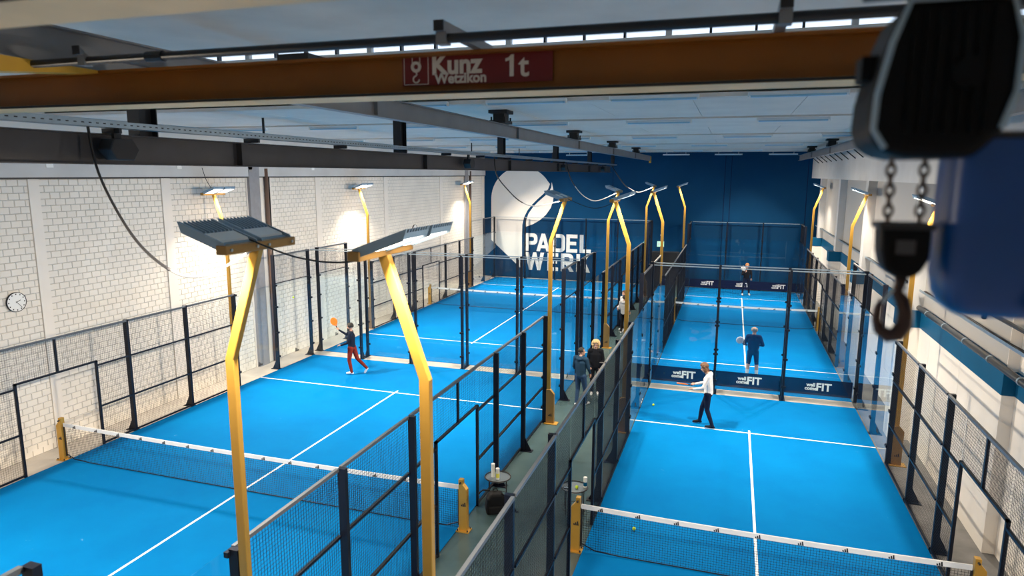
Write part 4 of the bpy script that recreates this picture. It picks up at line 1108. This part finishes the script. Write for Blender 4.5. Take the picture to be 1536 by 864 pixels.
    for i in range(len(out.polygons)):
        px, py, pz = ctr[3*i], ctr[3*i+1], ctr[3*i+2]
        p = Vector((px, py, pz))
        if (p-hd).length < hdr: continue
        best = 1e9; bi = 0
        for a, d, l2, ra, rb, reg, sx in segs:
            u = (p-a).dot(d)/l2; u = 0 if u < 0 else 1 if u > 1 else u
            q = p-a-d*u
            dist = (q.length if sx == 1.0 else math.sqrt((q.x/sx)**2+q.y**2+q.z**2))-(ra+(rb-ra)*u)
            if dist < best: best = dist; bi = reg
        if bi == 3 and pz < 0.028: bi = 5
        idx[i] = bi
    out.polygons.foreach_set('material_index', idx)
    out.shade_smooth(); out.name = 'body'
    inst('body', out, t)
    # hair cap hugging the skull
    hb = MB(); 
    if hair:
        hm, style = hair
        for k in range(240):
            a = 2.39996*k; e = -0.22+1.22*(k+0.5)/240
            v = Vector((math.cos(a)*math.sqrt(1-e*e), math.sin(a)*math.sqrt(1-e*e), e))
            if v.y > 0.35 and v.z < 0.62: continue
            r_ = 0.030 if style != 'curly' else random.uniform(0.036, 0.052)
            k_ = 0.092 if style != 'curly' else 0.115
            if style == 'cropped': r_ = 0.022; k_ = 0.086
            if style == 'crown' and v.z > 0.45: continue
            hb.sphere(hd+HM @ Vector((v.x*k_*0.84, v.y*k_-0.012, v.z*k_+0.032))*H, r_*H, 8, 6)
        if style in ('curly', 'long'):
            for k in range(46):
                a = random.uniform(0.05, 0.95)*PI+PI
                v = Vector((math.cos(a), math.sin(a)*0.8+0.15, 0))
                hb.sphere(hd+HM @ Vector((v.x*0.095, v.y*0.095, random.uniform(-0.11 if style == 'curly' else -0.09, 0.05)))*H, random.uniform(0.030, 0.045)*H, 8, 6)
        part('hair', hb, hm, t, smooth=True)
    ey = MB()
    for sg_ in (-1, 1): ey.sphere(hd+HM @ Vector((0.032*sg_, 0.080, 0.012))*H, 0.0115*H, 8, 6)
    part('eyes', ey, MT['print'], t)
    part('mouth', MB().sphere(hd+HM @ Vector((0, 0.088, -0.062))*H, 0.02*H, 8, 6, (1.1, 0.35, 0.3), HM), extras.get('lip', MT['hook']) if extras else MT['hook'], t)
    if extras and extras.get('beard'):
        bb = MB()
        for k in range(40):
            a = random.uniform(-0.5, 0.5)*PI; z = random.uniform(-0.11, -0.035)
            bb.sphere(hd+HM @ Vector((math.sin(a)*0.062, math.cos(a)*0.075+0.008, z))*H, 0.019*H, 7, 5)
        part('beard', bb, extras['beard'], t)
    if extras and extras.get('hood'):
        part('hood', MB().torus(V['neck']+Vector((0, -0.05, -0.02))*H, 0.085*H, 0.040*H, Matrix.Rotation(0.5, 3, 'X'), 18, 8), extras['hood'], t, smooth=True)
    if extras and extras.get('glasses'):
        g = MB()
        for sg_ in (-1, 1): g.torus(hd+HM @ Vector((0.032*sg_, 0.094, 0.012))*H, 0.024*H, 0.004*H, HM @ Matrix.Rotation(PI/2, 3, 'X'), 14, 5)
        g.tube([hd+HM @ Vector((-0.01, 0.098, 0.014))*H, hd+HM @ Vector((0.01, 0.098, 0.014))*H], 0.003, 5)
        part('glasses', g, MT['print'], t)
    return t

def cloth(name, c, r=0.8): return mat(name, c, r, noise=0.12, nscale=14, bump=0.1, bscale=40, spec=0.15)
navy = cloth('navy_knit', (0.008, 0.014, 0.030)); rust = cloth('rust_trousers', (0.20, 0.022, 0.014)); wsh = cloth('white_shirt', (0.72, 0.70, 0.68)); wshoe = cloth('white_shoes', (0.75, 0.75, 0.76))
dkshoe = cloth('dark_shoes', (0.012, 0.014, 0.022)); dkpant = cloth('dark_navy_trousers', (0.006, 0.012, 0.035)); blk = cloth('black_jacket', (0.006, 0.007, 0.011)); jean = cloth('blue_jeans', (0.022, 0.050, 0.110))
hood = cloth('blue_hoodie', (0.014, 0.040, 0.075)); grey = cloth('grey_hoodie', (0.34, 0.35, 0.36)); navy2 = cloth('navy_sports', (0.005, 0.016, 0.085))
hblk = mat('black_hair', (0.010, 0.008, 0.007), 0.6); hbrn = mat('brown_hair', (0.11, 0.05, 0.022), 0.6); hbld = mat('blonde_hair', (0.62, 0.42, 0.20), 0.6); hgry = mat('grey_hair', (0.32, 0.29, 0.27), 0.7); horg = mat('fair_hair', (0.35, 0.16, 0.05), 0.6)
sole = mat('white_sole', (0.8, 0.8, 0.8), 0.6)
GZ = 0.013
def ground(px, py, z=0.0): p = on_z(px, py, z); return Vector((p.x, p.y, 0))
def world_pt(loc, heading, v): return Vector(loc) + Matrix.Rotation(heading, 3, 'Z') @ Vector(v)

# headings: rz rotates local +y (forward); +pi/2 faces -X
# 1 bearded player in red trousers, facing -X, racket raised
L1 = ground(529, 561); L1.z = GZ; h1 = PI/2+0.1
person('bearded person in navy sweater and rust red trousers raising an orange racket', L1, h1,
       dict(lh=(-0.09, 0.0, 0.92), lk=(-0.10, 0.06, 0.49), la=(-0.10, -0.02, 0.085), rh=(0.09, -0.02, 0.92), rk=(0.10, -0.14, 0.52), ra=(0.11, -0.48, 0.20), rt=(0.11, -0.40, 0.04),
            rs=(0.16, 0.06, 1.43), re=(0.24, 0.30, 1.30), rw=(0.22, 0.54, 1.44), rhd=(0, 0.5, 0.6), ls=(-0.16, -0.03, 1.42), le=(-0.26, 0.02, 1.14), lw=(-0.24, 0.26, 1.04), lhd=(0, 1, -0.05), look=(0, 1, -0.05)),
       dict(top=navy, pants=rust, shoe=wshoe, sole=sole, collar=True), (hblk, 'short'), extras=dict(beard=hblk))
racket(world_pt(L1, h1, (0.22, 0.635, 1.54)), (0, 0, h1), MT['racket'], 'orange padel racket raised by the bearded person')
bpy.data.objects['padel_racket'].rotation_euler = (0.0, -0.45, h1-PI/2)
# 2 man with his back turned in the walkway
L2 = ground(870, 608); 
person('person in blue hooded jacket with black sleeves and jeans, back turned, in the walkway', L2, -0.35,
       dict(la=(-0.10, -0.06, 0.085), ra=(0.13, 0.10, 0.085), rk=(0.11, 0.09, 0.5), re=(0.25, 0.04, 1.15), rw=(0.19, 0.22, 0.98), le=(-0.25, 0.02, 1.15), lw=(-0.19, 0.2, 0.99), look=(0.7, 0.7, 0)),
       dict(top=hood, pants=jean, shoe=wshoe, sole=sole, collar=True), (hblk, 'cropped'), extras=dict(hood=hood), jacket=1.12, H=1.0)
# 3 blonde woman facing him
L3 = ground(892, 591)
person('person with blonde curly hair and glasses in black jacket, standing in the walkway', L3, PI+0.15,
       dict(re=(0.24, 0.0, 1.14), rw=(0.17, 0.16, 0.95), le=(-0.24, 0.0, 1.14), lw=(-0.17, 0.16, 0.95), la=(-0.09, 0.0, 0.085), ra=(0.10, 0.04, 0.085)),
       dict(top=blk, pants=blk, shoe=wshoe, sole=sole, collar=True), (hbld, 'curly'), extras=dict(glasses=True), jacket=1.14, H=0.97)
# 4, 5 two people farther along the walkway
L5 = ground(936, 500); L5.x = -4.93
person('person in grey hoodie and black trousers standing in the walkway', L5, -0.3,
       dict(lw=(-0.20, 0.18, 1.02), rw=(0.20, 0.18, 1.02)), dict(top=grey, pants=blk, shoe=wshoe, sole=sole, collar=True), (hblk, 'short'), extras=dict(hood=grey), jacket=1.12, H=0.94)
person('person with brown hair in loose white shirt, beside the grey hoodie', Vector((L5.x-0.08, L5.y+0.58, 0)), PI/2+0.9,
       dict(le=(-0.32, 0.06, 1.18), lw=(-0.34, 0.22, 1.0), rw=(0.20, 0.2, 1.02)), dict(top=wsh, pants=blk, shoe=wshoe, sole=sole, collar=True), (hbrn, 'short'), jacket=1.08, H=1.0)
# 6 player in white shirt on the near narrow court
L6 = ground(1060, 640); L6.z = GZ; h6 = PI/2-0.15
person('person in white shirt and dark navy trousers looking down at an orange racket', L6, h6,
       dict(neck=(0, 0.06, 1.49), head=(0, 0.14, 1.63), chest=(0, 0.03, 1.30), look=(0, 1, -0.45),
            lh=(-0.09, 0, 0.92), lk=(-0.10, 0.0, 0.50), la=(-0.14, -0.17, 0.085), rh=(0.09, 0, 0.92), rk=(0.10, 0.16, 0.50), ra=(0.10, 0.22, 0.10), rt=(0.10, 0.38, 0.04),
            re=(0.24, 0.12, 1.16), rw=(0.15, 0.38, 1.10), rhd=(-0.15, 1, 0), le=(-0.25, 0.10, 1.14), lw=(-0.16, 0.36, 1.04), lhd=(0.1, 1, 0)),
       dict(top=wsh, pants=dkpant, shoe=dkshoe, sole=sole, collar=True), (hbrn, 'long'))
rk = racket(world_pt(L6, h6, (0.11, 0.53, 1.06)), (0, 0, 0), MT['racket'], 'orange padel racket held flat by the person in white shirt')
rk.rotation_euler = (Matrix.Rotation(h6-PI/2, 3, 'Z') @ Matrix(((0, 0, -1), (-1, 0, 0), (0, 1, 0))) @ Matrix.Rotation(0.35, 3, 'Z')).to_euler()
# 7 bald player seen from behind on the far narrow court
L7 = ground(1127, 568); L7.z = GZ
person('bald person in navy shirt and shorts seen from behind, waiting on court', L7, -0.1,
       dict(le=(-0.30, 0.02, 1.16), lw=(-0.24, 0.24, 1.08), lhd=(-0.5, 1, 0.1), re=(0.29, 0.04, 1.17), rw=(0.14, 0.27, 1.10), la=(-0.16, -0.02, 0.085), ra=(0.15, -0.02, 0.085), lk=(-0.13, 0.03, 0.5), rk=(0.13, 0.03, 0.5)),
       dict(top=navy2, pants=navy2, shoe=dkshoe, sole=sole, collar=True, shorts=True, legskin=wsh), (hgry, 'crown'), jacket=1.18, H=1.0)
rk = racket(world_pt(L7, -0.1, (-0.30, 0.36, 1.10)), (0, 0, 0), MT['racketw'], 'white padel racket held by the bald person')
rk.rotation_euler = (0.5, -0.95, -0.1)
# 8 far player facing the camera
L8 = ground(1118, 443); L8.z = GZ
person('person in black tracksuit facing the net, before the plain navy wall banner', L8, PI+0.2,
       dict(re=(0.26, 0.10, 1.16), rw=(0.12, 0.28, 1.28), rhd=(-0.2, 0.2, 1), le=(-0.25, 0.02, 1.14), lw=(-0.22, 0.18, 0.98), la=(-0.18, 0, 0.085), ra=(0.18, 0, 0.085), lk=(-0.14, 0.03, 0.5), rk=(0.14, 0.03, 0.5)),
       dict(top=blk, pants=dkpant, shoe=wshoe, sole=sole, collar=True), (horg, 'short'), jacket=1.1, H=1.03)
rk = racket(world_pt(L8, PI+0.2, (0.14, 0.32, 1.40)), (0, 0, 0), MT['racketw'], 'pale padel racket held at the chest by the person in black tracksuit')
rk.rotation_euler = (0.2, 0.6, PI+0.2)
